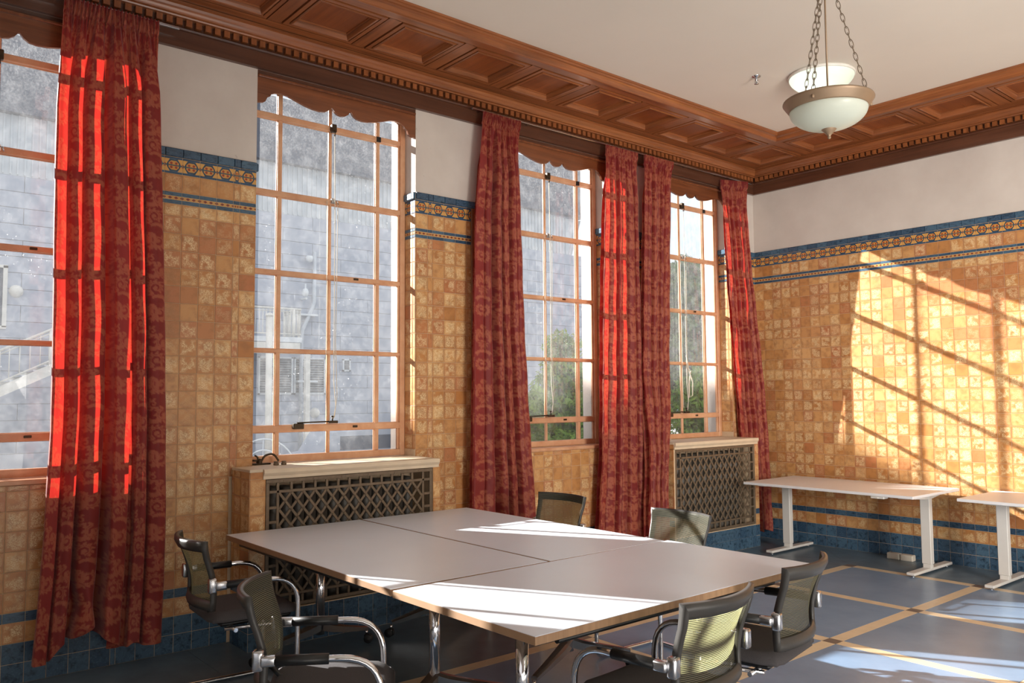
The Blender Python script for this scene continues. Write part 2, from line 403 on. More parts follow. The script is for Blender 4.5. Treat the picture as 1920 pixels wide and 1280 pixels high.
# ---------------------------------------------------------------- room shell
WC=[-7.40,-5.238,-3.06,-1.12]; HW=.65              # window centres along the wall, half width of the openings
OP=[(c-HW,c+HW) for c in WC]; ZB,ZT=1.13,3.86      # sill and head heights
CEIL=4.19; RX=9.0; RY=-12.0; WT=.36
def shell():
    mb=MB()
    ys=[RY]+[y for o in OP for y in o]+[.3]
    def slab(y0,y1,z0,z1):
        zs=min(z1,3.17)
        if z0<3.17:
            mb.box((-WT,y0,z0),(-.2,y1,zs)); mb.box((-.2,y0,z0),(0,y1,zs),mi=1)
        if z1>3.17: mb.box((-WT,y0,max(z0,3.17)),(0,y1,z1))
    for i in range(0,len(ys),2): slab(ys[i],ys[i+1],0,CEIL+.2)
    for a,b in OP: slab(a,b,0,ZB-.03); slab(a,b,ZT,CEIL+.2)
    wl=struct(mb.build('wall_left',['plaster','grout']),'tiled window wall with white plaster above the tiles')
    mb=MB(); mb.box((0,0,0),(RX,.3,3.17),mi=1); mb.box((0,0,3.17),(RX,.3,CEIL+.2))
    wb=struct(mb.build('wall_back',['plaster','grout']),'tiled end wall with white plaster above the tiles')
    mb=MB(); mb.box((RX,RY,0),(RX+.2,.3,CEIL+.2)); wr=struct(mb.build('wall_right','plaster'),'plain plaster wall opposite the windows')
    mb=MB(); mb.box((-WT,RY-.2,0),(RX+.2,RY,CEIL+.2)); wf=struct(mb.build('wall_front','plaster'),'plain plaster wall behind the camera')
    mb=MB(); mb.box((-WT,RY-.2,CEIL),(RX+.2,.3,CEIL+.15)); ce=struct(mb.build('ceiling','ceiling_paint'),'cream painted flat ceiling inside the panelled border')
    mb=MB(); mb.box((-WT,RY-.2,-.2),(RX+.2,.3,-.004)); fl=struct(mb.build('floor','lino_border'),'blue lino floor with cream strips and dark border')
    return wl,wb,ce,fl
WALL_L,WALL_B,CEILING,FLOOR=shell()

# ---------------------------------------------------------------- floor pieces
def floor_pieces():
    xs=[1.435,2.553,3.668,4.783,5.9]; ysr=[-.745,-1.905,-3.06,-4.215,-5.37,-6.525,-7.68,-8.835]; h=.0475; g=.0012
    def piece(n,x0,x1,y0,y1,mat):
        MB().box((x0+g,y0+g,-.004),(x1-g,y1-g,0)).build(n,mat,FLOOR)
    for i in range(len(xs)-1):
        for j in range(len(ysr)-1): piece('lino_panel',xs[i]+h,xs[i+1]-h,ysr[j+1]+h,ysr[j]-h,'lino_blue')
    for x in xs[:-1]:
        for j in range(len(ysr)-1): piece('cream_strip',x-h,x+h,ysr[j+1]+h,ysr[j]-h,'cream_strip')
    for y in ysr[:-1]:
        for i in range(len(xs)-1): piece('cream_strip',xs[i]+h,xs[i+1]-h,y-h,y+h,'cream_strip')
        for x in xs[:-1]: piece('corner_square',x-h,x+h,y-h,y+h,'dark_square')
    bx=1.435-h; by=-.745+h
    yb=[-8.4,-6.3,-4.2,-2.1,by]
    for a,b in zip(yb,yb[1:]): piece('border_panel',0,bx,a,b,'lino_border')
    xb=[bx+.0,1.79,3.25,4.7,6.2]
    for a,b in zip(xb,xb[1:]): piece('border_panel',a,b,by,0,'lino_border')
    for tri in([(.72,0),(0,0),(0,by),(bx,by)],[(.72,0),(bx,by),(bx,0)]):
        mb=MB(); c=Vector((sum(p[0] for p in tri)/len(tri),sum(p[1] for p in tri)/len(tri)))
        q=[c+(Vector(p)-c)*.997 for p in tri]; n=len(q)
        for z in(-.004,0): mb.v+=[(p.x,p.y,z) for p in q]
        mb.face(range(n,2*n)); 
        for i in range(n): mb.face((i,(i+1)%n,n+(i+1)%n,n+i))
        o=mb.build('border_panel','lino_border',FLOOR)
floor_pieces()

# ---------------------------------------------------------------- wall tiles
TP=.1125
def rows(ztop=3.197):
    r=[(0,TP,'blue'),(TP,2*TP,'blue'),(2*TP,3*TP,'yellow'),(3*TP,3.5*TP,'blue')]; z=3.5*TP
    while z+TP<2.80: r.append((z,z+TP,'yellow')); z+=TP
    r+=[(z,2.835,'yellow'),(2.835,2.862,'blue'),(2.862,2.886,'chain'),(2.886,2.912,'blue'),(2.912,3.03,'yellow'),(3.03,3.14,'border'),(3.14,3.197,'cap')]
    out=[]
    for a,b,k in r:
        if a>=ztop-.02: break
        out.append((a,min(b,ztop),k))
    return out
def cols(a,b,filler=True,rev=False):
    L=b-a; w=[TP]+([.045] if filler else []); 
    while sum(w)+TP<=L-.02: w.append(TP)
    if L-sum(w)>.004: w.append(L-sum(w))
    if rev: w=w[::-1]
    out=[];y=a
    for x in w: out.append((y,min(y+x,b))); y+=x
    return [c for c in out if c[1]-c[0]>.012]
def tile_faces(mb,w,h,kind,M,rnd):
    """one glazed tile: front face -Y, chamfered rim"""
    t=.018 if kind=='cap' else .003; c=.0016; g=.0014; k=len(mb.v)
    hw,hh=w/2-g,h/2-g; hw=max(hw,.004); hh=max(hh,.004); c=min(c,hw*.4,hh*.4)
    if kind=='cap': rings=[(hw,hh,0),(hw,hh,.014),(hw-.002,hh-.005,.018)]
    else: rings=[(hw,hh,0),(hw,hh,t-c*.6),(hw-c,hh-c,t)]
    for a,b,d in rings:
        for x,z in((-a,-b),(a,-b),(a,b),(-a,b)): mb.v.append(tuple(M@Vector((x,-d,z))))
    uvp=lambda i:(mb_uv(rings[i//4][0],w,i%4 in(1,2)),mb_uv(rings[i//4][1],h,i%4>1))
    mi=MIX[kind]
    for r in range(2):
        for j in range(4):
            q=(r*4+j,r*4+(j+1)%4,(r+1)*4+(j+1)%4,(r+1)*4+j); mb.face([k+i for i in q],[uvp(i) for i in q],mi,False,rnd)
    q=(8,9,10,11); mb.face([k+i for i in q],[uvp(i) for i in q],mi,False,rnd)
def mb_uv(half,full,pos): return .5+(half/full if pos else -half/full)
MIX={'yellow':0,'blue':1,'cap':1,'border':2,'chain':3}; TM=['tile_yellow','tile_blue','tile_border','tile_chain']
_cache={}
def tile_mesh(w,h,kind):
    v=random.randrange(24); key=(round(w,3),round(h,3),kind,v)
    if key not in _cache:
        mb=MB(); tile_faces(mb,w,h,kind,Matrix.Identity(4),tuple(rng.random(3))); _cache[key]=mb.mesh('tile',TM)
    return _cache[key]
def place(axis,u0,u1,z0,z1,const,flip=False):
    """matrix of a tile centre; axis 'x' = face looks +x (wall along y), 'y' = face looks -y (wall along x), 'Y' = +y"""
    if axis=='x': return Matrix.Translation((const,(u0+u1)/2,(z0+z1)/2))@Matrix.Rotation(math.pi/2,4,'Z')
    if axis=='y': return Matrix.Translation(((u0+u1)/2,const,(z0+z1)/2))
    return Matrix.Translation(((u0+u1)/2,const,(z0+z1)/2))@Matrix.Rotation(math.pi,4,'Z')
def lay(parent,tiles,limit=300,rank=None):
    """tiles: (axis,u0,u1,z0,z1,const,kind); nearest become tile objects, the rest one field"""
    P=Vector((CX,CY,CZ))
    tiles=sorted(tiles,key=rank or (lambda t:(place(*t[:6]).translation-P).length))
    for t in tiles[:limit]:
        o=link('tile',tile_mesh(t[2]-t[1],t[4]-t[3],t[6]),parent); o.matrix_local=place(*t[:6])
    if tiles[limit:]:
        mb=MB()
        for t in tiles[limit:]: tile_faces(mb,t[2]-t[1],t[4]-t[3],t[6],place(*t[:6]),tuple(rng.random(3)))
        o=mb.build('tile_field',TM,parent); o['kind']='stuff'
COVER=[(-6.03,-4.57),(-1.87,-.485)]; CVX=.31
def wall_tiles():
    T=[]
    def region(y0,y1,ztop=3.197,rev=False,filler=True):
        for a,b in cols(y0,y1,filler,rev):
            for z0,z1,k in rows(ztop):
                if z1<=1.135 and any(c0-.02<=a and b<=c1+.02 for c0,c1 in COVER): continue
                T.append(('x',a,b,z0,z1,0,k))
    region(OP[0][1],OP[1][0],rev=True); region(OP[1][1],OP[2][0]); region(OP[2][1],OP[3][0]); region(OP[3][1],0)
    region(-7.5,OP[0][1],1.10,True,False); region(OP[2][0],OP[2][1],1.10,False,False)
    for a,b in OP[0:4]:
        for u0,u1 in((-.15,-.035),(-.035,-.001)):
            for z0,z1,k in rows():
                if z0>=1.10:
                    T.append(('y',u0,u1,z0,z1,b,k)); 
                    if a>-8: T.append(('Y',u0,u1,z0,z1,a,k))
    def rank(t):
        p=place(*t[:6]).translation; d=(p-Vector((CX,CY,CZ))).length
        hid=(t[0]=='Y') or (-7.15<p.y<-6.5) or p.y<-7.38 or (p.z<.3 and p.y>-5) or (-4.12<p.y<-3.5)
        return d+(20 if hid else 0)
    lay(WALL_L,T,300,rank)
    T=[]
    for a,b in cols(0.0,6.3,False):
        for z0,z1,k in rows(): T.append(('y',a,b,z0,z1,0,k))
    def rank2(t):
        p=place(*t[:6]).translation; return abs(p.x-2.75) if p.x<2.75 else 20+p.x
    lay(WALL_B,T,300,rank2)
    # wood bead that ends the tiles beside the second curtain
    MB().cbox((0,-4.05,0),(.02,-4.015,3.14),.004).build('corner_bead','wood',WALL_L)
wall_tiles()

# ---------------------------------------------------------------- cornice and panelled soffit
def sweep(prof,name,run,mat,end=RY,endx=RX):
    """prof (a,z); run 'l' along the window wall, 'b' along the end wall, mitred in the corner"""
    mb=MB(); s=[0]
    for p,q in zip(prof,prof[1:]): s.append(s[-1]+math.dist(p,q))
    if run=='l': A=[(a,end,z) for a,z in prof]; B=[(a,-a,z) for a,z in prof]; L=(end,0)
    else: A=[(a,-a,z) for a,z in prof]; B=[(endx,-a,z) for a,z in prof]; L=(0,endx)
    k=0; mb.v=A+B; n=len(prof)
    for i in range(n-1):
        mb.face((i,i+1,n+i+1,n+i),[(L[0],s[i]),(L[0],s[i+1]),(L[1],s[i+1]),(L[1],s[i])])
    return mb.build(name,mat)
FASCIA=[(0,3.86),(.034,3.86),(.034,3.968),(.046,3.972),(.052,3.982),(.046,3.992),(.038,3.995),(.030,3.996),(.030,4.042)]  # its dark colour holds the shade of the fascia and dentil gaps
CYMA=[(.030,4.042),(.076,4.042),(.080,4.050),(.098,4.054),(.104,4.062),(.110,4.074),(.120,4.084),(.128,4.098),(.126,4.110),(.116,4.116),(.116,4.13)]
INNER=[(.848,4.13),(.850,4.118),(.858,4.114),(.870,4.118),(.874,4.130),(.880,4.146),(.892,4.156),(.902,4.160),(.906,4.172),(.916,4.176),(.918,4.19)]
def cornice():
    TR={}
    for run,nm in(('l','trim_1'),('b','trim_2')):
        t=struct(sweep(FASCIA,nm,run,'wood_dark_shaded'),'wooden fascia, its shade put into the colour, and dentil band of the cornice along the '+('window' if run=='l' else 'end')+' wall'); TR[run]=t
        c=sweep(CYMA,'cornice_moulding',run,'wood'); c.parent=t
        me=MB().box((-.0155,-.014,0),(.0155,.024,.042)).mesh('dentil',['wood'])
        n=int((7.6 if run=='l' else 4.6)/.0622)
        for i in range(n):
            p=.10+i*.0622
            loc=(.046,-p,3.998) if run=='l' else (p,-.046,3.998)
            o=link('dentil',me,t,loc,(0,0,0 if run=='l' else math.pi/2))
    for run,nm in(('l','trim_3'),('b','trim_4')):
        t=struct(sweep(INNER,nm,run,'wood'),'wooden moulding where the panelled soffit along the '+('window' if run=='l' else 'end')+' wall meets the ceiling'); TR['i'+run]=t
    sof=TR['il']; sof2=TR['ib']
    MB().box((0,RY,4.172),(.9,0,4.186)).build('soffit_board','wood_dark_shaded',sof); MB().box((.9,-.9,4.172),(RX,0,4.186)).build('soffit_board','wood_dark_shaded',sof2)
    # coffer: mitred rings down to a sunk panel
    H=.27; ring=[(0,4.13),(.0,4.156),(.010,4.156),(.011,4.126),(.040,4.126),(.041,4.146),(.047,4.146),(.049,4.124),(.056,4.119),(.066,4.122),(.074,4.138),(.078,4.152),(.082,4.152),(.084,4.166)]
    mb=MB(); R=[]
    for ins,z in ring:
        h=H-ins; R.append([(-h,-h,z),(h,-h,z),(h,h,z),(-h,h,z)])
    for i in range(len(R)-1):
        for j in range(4):
            a,b=R[i][j],R[i][(j+1)%4]; c,d=R[i+1][(j+1)%4],R[i+1][j]; k=len(mb.v); mb.v+=[a,b,c,d]
            ax=j%2; v0,v1=i*.02,(i+1)*.02
            mb.face((k+3,k+2,k+1,k),[(d[ax],v1),(c[ax],v1),(b[ax],v0),(a[ax],v0)])
    cm=mb.mesh('coffer',['wood'])
    h=H-.084; pm=MB(); pm.v=[(-h,-h,4.164),(h,-h,4.164),(h,h,4.164),(-h,h,4.164)]; pm.face((3,2,1,0),[(-h,h),(h,h),(h,-h),(-h,-h)]); pmesh=pm.mesh('panel',['wood_panel'])
    def coffer(x,y,par,rot=0):
        c=link('coffer',cm,par,(x,y,0),(0,0,rot)); link('panel',pmesh,c)
    a0,a1=.21,.75; P=.637
    yl=[-.185-H-i*P for i in range(13)]
    for y in yl: coffer((a0+a1)/2,y,sof)
    xb=[.865+H+i*P for i in range(9)]
    for x in xb: coffer(x,-(a0+a1)/2,sof2,math.pi/2)
    # flat rails between the coffers
    def rail(x0,x1,y0,y1,par,along):
        mb=MB(); mb.v=[(x0,y0,4.13),(x1,y0,4.13),(x1,y1,4.13),(x0,y1,4.13)]
        uv=[(v[1],v[0]) if along=='y' else (v[0],v[1]) for v in mb.v]; mb.face((3,2,1,0),uv[::-1]); mb.build('soffit_rail','wood',par)
    g=.0015
    yend=yl[-1]-H-.1
    rail(.122,a0-.003,yend,-.122,sof,'y')
    mb=MB()
    rail(a1+.003,.85,yend,-.85,sof,'y'); rail(a0,.85,-.185,-.116,sof,'x')
    for i,y in enumerate(yl): 
        rail(a0+g,a1-g,y-H-(P-2*H)+g,y-H-g,sof,'x')
    rail(.75,.85,-.85,-.75,sof,'y')
    xe=xb[-1]+H+.1
    rail(.85,xe,-.185,-.116,sof2,'x'); rail(.85,xe,-.85,-.755-.0,sof2,'x'); rail(.75+g,.865-g,-.75,-.185,sof2,'y')
    for x in xb: rail(x+H+g,x+H+(P-2*H)-g,-.75,-.187,sof2,'y')
    for i in range(len(xb)):
        x=xb[i]; rail(x-H,x+H,-.21-g,-.185,sof2,'x')
cornice()

# ---------------------------------------------------------------- windows
PEL=[(-.65,3.628),(-.60,3.640),(-.588,3.648),(-.575,3.678),(-.555,3.690),(-.545,3.708),(-.515,3.722),(-.47,3.729),(-.42,3.722),(-.36,3.703),(-.29,3.682),(-.23,3.670),(-.17,3.666),(-.13,3.672),(-.10,3.690),(-.082,3.714),(-.072,3.712),(-.055,3.688),(-.03,3.672),(0,3.666),(.03,3.672),(.055,3.688),(.072,3.712),(.082,3.714),(.10,3.690),(.13,3.672),(.17,3.666),(.23,3.670),(.29,3.682),(.36,3.703),(.42,3.722),(.47,3.729),(.515,3.722),(.545,3.708),(.555,3.690),(.575,3.678),(.588,3.648),(.60,3.640),(.65,3.628)]
def window(i):
    c=WC[i]; n=i+1
    f=MB(); x0,x1=-.20,-.15; y0,y1=c-HW,c+HW
    for a,b in((y0,y0+.045),(y1-.045,y1)):
        f.cbox((x0,a,ZB),(x1,b,3.86),.004); 
    f.cbox((x0,y0+.045,ZB),(x1,y1-.045,ZB+.05),.004); f.cbox((x0,y0+.045,3.80),(x1,y1-.045,3.86),.004)
    # stepped inner rebate of the jambs
    f.cbox((x0+.01,y0+.045,ZB+.05),(x1-.018,y0+.06,3.80),.002); f.cbox((x0+.01,y1-.06,ZB+.05),(x1-.018,y1-.045,3.80),.002)
    w=struct(f.build(f'window_{n}','window_paint'),['leftmost tall window','second tall window from the left','third tall window, half behind curtains','tall window nearest the room corner'][i]+' with orange-tan glazing bars')
    hs=[(1.365,.046),(1.92,.026),(2.48,.034),(3.05,.040),(3.61,.040)]; vs=[(c-.405,.034),(c,.020),(c+.405,.034)]
    ye=[y0+.045,y1-.045]
    for z,t in hs: 
        b=MB(); b.cbox((-.190,ye[0],z-t/2),(-.152,ye[1],z+t/2),.004); b.cbox((-.192,ye[0],z-t/2-.004),(-.178,ye[1],z+t/2+.004),.002); b.build('glazing_bar','window_paint',w)
    for y,t in vs: 
        b=MB(); b.cbox((-.190,y-t/2,ZB+.05),(-.164-(.006 if t<.03 else 0),y+t/2,3.80),.004); b.cbox((-.192,y-t/2-.004,ZB+.05),(-.178,y+t/2+.004,3.80),.002); b.build('glazing_bar','window_paint',w)
    zz=[ZB+.05]+[h[0] for h in hs]+[3.80]; yy=[ye[0]]+[v[0] for v in vs]+[ye[1]]
    for a,b in zip(yy,yy[1:]):
        for p,q in zip(zz,zz[1:]):
            m=MB(); m.v=[(-.185,a,p),(-.185,b,p),(-.185,b,q),(-.185,a,q)]; m.face((0,1,2,3)); m.build('pane','glass',w)
    # ironmongery
    h=MB(); h.cbox((-.145,c-.02,3.575),(-.11,c+.02,3.635),.004); h.tube([(-.125,c,3.60),(-.10,c,3.575),(-.105,c,3.545),(-.12,c,3.55)],.004,6); h.build('catch','bronze',w)
    h=MB(); h.cbox((-.145,c-.012,3.035),(-.125,c+.022,3.075),.004); h.tube([(-.13,c+.01,3.06),(-.118,c+.03,3.055),(-.12,c+.04,3.03)],.005,6); h.build('cord_guide','cast_metal',w)
    h=MB(); h.tube([(-.128,c-.27,1.405),(-.128,c+.03,1.41)],.006,6); h.cbox((-.145,c-.3,1.36),(-.115,c-.22,1.40),.004); h.cbox((-.145,c-.02,1.395),(-.115,c+.05,1.415),.003)
    h.tube([(-.128,c+.01,1.41),(-.128,c+.01,1.445)],.006,6); h.lathe([(0,1.452),(.014,1.449),(.014,1.442),(0,1.44)],8,M=Matrix.Translation((-.128,c+.01,0))); h.build('casement_stay','bronze',w)
    for z in(1.367,2.482): MB().cbox((-.154,c+.19,z-.008),(-.146,c+.23,z+.008),.002).build('catch_plate','bronze',w)
    MB().cbox((-.155,c+.385,3.585),(-.140,c+.42,3.625),.002).build('latch','plastic_black',w)
    # scalloped wooden pelmet with a moulded head
    p=MB(); k=0; L=[(c+d,z) for d,z in PEL]
    for xx in(-.006,-.028):
        for y,z in L: p.v.append((xx,y,z))
        for y,z in L: p.v.append((xx,y,3.815))
    m=len(L)
    for j in range(m-1):
        a=(j,j+1,m+j+1,m+j); p.face(a,[(p.v[q][1],p.v[q][2]) for q in a])
        b=tuple(2*m+q for q in a)[::-1]; p.face(b,[(p.v[q][1],p.v[q][2]) for q in b])
        e=(j+1,j,2*m+j,2*m+j+1); p.face(e,[(p.v[q][1],p.v[q][0]) for q in e])
    po=p.build('pelmet','wood_pelmet',w)
    q=MB(); q.cbox((-.03,y0+.002,3.812),(.012,y1-.002,3.832),.005); q.build('pelmet_moulding','wood_pelmet',w)
    q=MB(); q.box((-.03,y0,3.832),(-.004,y1,3.86)); q.build('pelmet_head','wood_dark_shaded',w)
    if i in(0,2): MB().cbox((-.15,y0,ZB-.03),(.012,y1,ZB),.005).build('sill','window_paint',w)
    else: MB().box((-.15,y0,ZB-.03),(.0195,y1,ZB-.001)).build('sill','sill_paint',w)
    return w
for i in range(4): window(i)

def cords():
    for i,lab in((1,'white pull cord hanging at the second window from the left'),(2,'white pull cord hanging at the window between the second and third curtains'),(3,'looped white pull cord hanging at the window nearest the corner')):
        c=WC[i]; m=MB(); x=-.118
        m.tube([(x,c+.005,3.56),(x,c+.012,2.9),(x-.003,c+.014,2.2),(x,c+.012,1.7),(x,c+.03,1.52),(x,c+.012,1.43)],.0032,6)
        m.tube([(x-.008,c-.05,3.05),(x-.01,c-.045,2.2),(x-.008,c-.05,1.75),(x-.006,c-.04,1.45)],.0026,6)
        m.tube([(x,c+.035,3.03),(x,c+.03,2.4),(x-.004,c+.026,2.0),(x,c+.04,1.6),(x,c+.02,1.44)],.0026,6)
        if i==3: m.tube([(x,c+.01,2.0),(x,c+.04,1.87),(x,c+.11,1.72),(x,c+.1,1.58),(x,c+.05,1.56),(x,c+.05,1.7),(x,c+.08,1.84)],.006,6)
        tag(m.build('pull_cord','cord'),lab,'cord','window pull cords')
cords()

# ---------------------------------------------------------------- radiator covers under windows 2 and 4
def grille_mesh(y0,y1,z0,z1):
    m=MB(); t0,t1=0,.012
    bar=lambda a,b,c,d,d0=t0,d1=t1:m.cbox((d0,a,b),(d1,c,d),.002)
    e=.024; q=.066
    bar(y0,z0,y1,z0+e); bar(y0,z1-e,y1,z1); bar(y0,z0+e,y0+e,z1-e); bar(y1-e,z0+e,y1,z1-e)
    b=.018; Y0,Y1,Z0,Z1=y0+e+q,y1-e-q,z0+e+q,z1-e-q
    bar(y0+e,Z0-b,y1-e,Z0); bar(y0+e,Z1,y1-e,Z1+b); bar(Y0-b,z0+e,Y0,z1-e); bar(Y1,z0+e,Y1+b,z1-e)
    n=int(round((Y1-Y0)/.088)); 
    for i in range(1,n):
        y=Y0+(Y1-Y0)*i/n
        for a,c in((z0+e,Z0-b),(Z1+b,z1-e)): bar(y-b/2,a,y+b/2,c)
    k=int(round((Z1-Z0)/.094))
    for i in range(1,k):
        z=Z0+(Z1-Z0)*i/k
        for a,c in((y0+e,Y0-b),(Y1+b,y1-e)): bar(a,z-b/2,c,z+b/2)
    # diamond lattice
    px=(Y1-Y0)/n; pz=(Z1-Z0)/round((Z1-Z0)/.112)
    W,Hh=Y1-Y0,Z1-Z0; N_=n+int(round(Hh/pz))
    def seg(p,q,x0,x1):
        v=Vector((0,q[0]-p[0],q[1]-p[1])); L=v.length
        if L<.02: return
        a=math.atan2(v.z,v.y); M=Matrix.Translation((0,(p[0]+q[0])/2,(p[1]+q[1])/2))@Matrix.Rotation(a,4,'X')
        m.cbox((x0,-L/2,-.0088),(x1,L/2,.0088),.002,M=M)
    sl=pz/px
    for i in range(-n-40,n+41):
        pts=[]
        for s in(1,-1):
            yb=Y0+i*px
            # line z = Z0 + s*sl*(y-yb) (s=1) ; z = Z1 - sl*(y-yb) (s=-1)
            za=(lambda y:Z0+sl*(y-yb)) if s==1 else (lambda y:Z1-sl*(y-yb))
            ya=max(Y0,yb); yc=min(Y1,yb+Hh/sl)
            if yc-ya>.01: seg((ya,za(ya)),(yc,za(yc)),.0 if s==1 else .005,.008 if s==1 else .013)
    for i in range(n*2+1):
        for j in range(int(round(Hh/pz))*2+1):
            if (i+j)%2==0 and 0<i<2*n and 0<j<2*round(Hh/pz):
                m.lathe([(.010,.012),(.006,.016),(0,.017)],6,M=Matrix.Translation((0,Y0+i*px/2,Z0+j*pz/2))@Matrix.Rotation(math.pi/2,4,'Y'))
    for y in [y0+.12+i*(y1-y0-.24)/5 for i in range(6)]:
        for z in(z0+e/2,z1-e/2): m.lathe([(.006,.012),(.003,.015),(0,.0155)],6,M=Matrix.Translation((0,y,z))@Matrix.Rotation(math.pi/2,4,'Y'))
    return m
def cover(k,lab):
    y0,y1=COVER[k]; gl=y0+(.108 if k==0 else .02); gr=y1-.07
    t=empty('radiator_cover',(0,(y0+y1)/2,0)); tag(t,lab,'radiator cover'); oy=-(y0+y1)/2
    c=MB(); S=lambda a,b:((a[0],a[1]+oy,a[2]),(b[0],b[1]+oy,b[2]))
    c.box(*S((.02,y0,0),(CVX,gl-.004,1.10))); c.box(*S((.02,gr+.004,0),(CVX,y1,1.10))); c.box(*S((.2,gl-.004,0),(CVX,gr+.004,.232))); c.box(*S((.02,gl-.004,1.065),(CVX-.01,gr+.004,1.10)))
    c.build('casing','grout',t)
    g=grille_mesh(gl,gr,.238,1.062); g.build('grille','iron',t,(CVX-.012,oy,0))
    T=[]
    R=[r for r in rows(1.13)]
    def col(axis,a,b,const):
        for z0,z1,kd in R: T.append((axis,a,b,z0,z1,const,kd))
    if k==0: col('x',y0,gl-.003,CVX)
    col('x',gr+.003,y1,CVX)
    for a,b in((.02,.06),(.06,.17),(.17,CVX)): col('y',a,b,y0); 
    for a,b in((.02,.06),(.06,.17),(.17,CVX)): col('Y',a,b,y1)
    for a,b in cols(gl-.003,gr+.003,False):
        for z0,z1,kd in R[:2]: T.append(('x',a,b,z0,z1+.002,CVX,'blue'))
    for tt in T:
        o=link('tile',tile_mesh(tt[2]-tt[1],tt[4]-tt[3],tt[6]),t); M=place(*tt[:6]); M.translation.y+=oy; o.matrix_local=M
    # moulded sill board
    a=y0+.085 if k==0 else y0; b=y1-.02
    prof=[(.02,1.13),(CVX+.022,1.13),(CVX+.026,1.122),(CVX+.026,1.105),(CVX+.020,1.095),(CVX+.012,1.085),(CVX+.010,1.066),(.02,1.066)]
    s=MB(); s.loft([[(x,a+oy,z) for x,z in prof],[(x,b+oy,z) for x,z in prof]],uvs=None); n=len(prof)
    s.face(range(n)[::-1]); s.face(range(n,2*n)); so=s.build('sill_board','sill_paint',t)
    MB().cbox((.02,y0+oy-.004,1.112),(CVX+.006,a+oy if k==0 else y0+oy+.001,1.131),.003).build('end_slab','sill_paint',t)
    # the cast radiator behind the grille
    r=empty('radiator',(.13,(y0+y1)/2,0)); tag(r,'dark cast radiator behind the grille of the '+('wide cover by the white tables' if k==0 else 'cover next to the room corner'),'radiator')
    n=13; me=None
    for i in range(n):
        y=gl+.12+i*(gr-gl-.24)/(n-1)+oy
        if me is None:
            m=MB(); m.cbox((-.06,-.038,.14),(.06,.038,1.0),.028,sm=True); me=m.mesh('section',['radiator_paint'])
        link('section',me,r,(0,y,0))
    MB().tube([(0,gl+.1+oy,.2),(0,gr-.1+oy,.2)],.02,8).build('pipe','radiator_paint',r)
    for yy in(gl+.12,gr-.12): MB().cbox((-.05,-.02,0),(.05,.02,.16),.004).build('foot','radiator_paint',r,(0,yy+oy,0))
cover(0,'tiled radiator cover with iron lattice grille behind the white tables'); cover(1,'tiled radiator cover with iron lattice grille in the room corner')
# ---------------------------------------------------------------- curtains
def damask_motif():
    """half repeat of a scrolling damask (mirrored about u=0), 128 x 384 cells"""
    W,H=128,384; g=np.zeros((H*2,W*2),np.float32)          # padded; wrapped afterwards
    img=np.zeros((H,W*2),np.float32)
    yy,xx=np.mgrid[0:H,0:W*2]
    def disc(x,y,r,val=1.0):
        y%=H
        for oy in(-H,0,H):
            d=(xx-x)**2+(yy-(y+oy))**2
            img[d<r*r]=val
    def ell(x,y,a,b,ang,val=1.0):
        y%=H; ca,sa=math.cos(ang),math.sin(ang)
        for oy in(-H,0,H):
            dx=xx-x; dy=yy-(y+oy); p=(dx*ca+dy*sa)/a; q=(-dx*sa+dy*ca)/b
            img[(p*p+q*q)<1]=val
    def spiral(cx,cy,r0,r1,a0,turn,t0,t1,lobes=0,dirn=1):
        n=60
        for i in range(n):
            k=i/(n-1); a=a0+dirn*turn*2*math.pi*k; r=r0+(r1-r0)*k
            disc(cx+r*math.cos(a),cy+r*math.sin(a),t0+(t1-t0)*k)
        for i in range(lobes):
            k=i/max(1,lobes)*.62; a=a0+dirn*turn*2*math.pi*k; r=r0+(r1-r0)*k
            ell(cx+(r+9)*math.cos(a),cy+(r+9)*math.sin(a),13*(1-.4*k),6*(1-.3*k),a+dirn*.75)
    # axis flower
    for k in range(7):
        a=math.pi*(-.5+k/6); ell(20*math.cos(a),80+20*math.sin(a)*1.2,16,7,a)
    ell(0,80,10,12,0,0); disc(0,80,6)
    for k in range(5): ell(8+k*3,130+k*14,12,6,1.0)
    ell(0,150,6,46,0)
    for k in range(5):
        a=math.pi*(-.45+k/5); ell(17*math.cos(a),232+20*math.sin(a),15,6,a)
    disc(0,232,7)
    ell(0,300,7,34,0); ell(12,286,12,6,.9); ell(12,318,12,6,.6)
    # big scrolls
    spiral(78,70,44,6,2.4,1.35,9,5,11,1); disc(78,70,9)
    spiral(62,200,36,5,-2.2,1.4,8,4,9,-1); disc(62,200,8)
    spiral(92,292,34,5,1.9,1.3,8,4,9,1); disc(92,292,8)
    spiral(40,352,22,4,-1.0,1.2,5,3,6,-1)
    # plume feathers
    for c,(x0,y0,a0,L) in enumerate([(36,30,.5,70),(110,140,2.2,64),(30,262,-.4,60),(108,232,1.0,50)]):
        for k in range(9):
            t=k/8; a=a0+t*1.3; x=x0+L*t*math.cos(a0+t*.8); y=y0+L*t*math.sin(a0+t*.8)
            ell(x,y,13*(1-.55*t)+3,4.6,a+.9); ell(x,y,13*(1-.55*t)+3,4.6,a-.9)
    # fine veins cut back
    for (cx,cy,r0,a0,dr) in((78,70,44,2.4,1),(62,200,36,-2.2,-1),(92,292,34,1.9,1)):
        for i in range(46):
            k=i/46; a=a0+dr*2*math.pi*k; r=r0*(1-.55*k); disc(cx+r*math.cos(a),cy+r*math.sin(a),1.7,0.25)
    m=img[:,:W]; a=img[:,W:]; m=np.maximum(m,a[:,::-1])      # fold the overhang back
    return m
MOTIF=damask_motif()
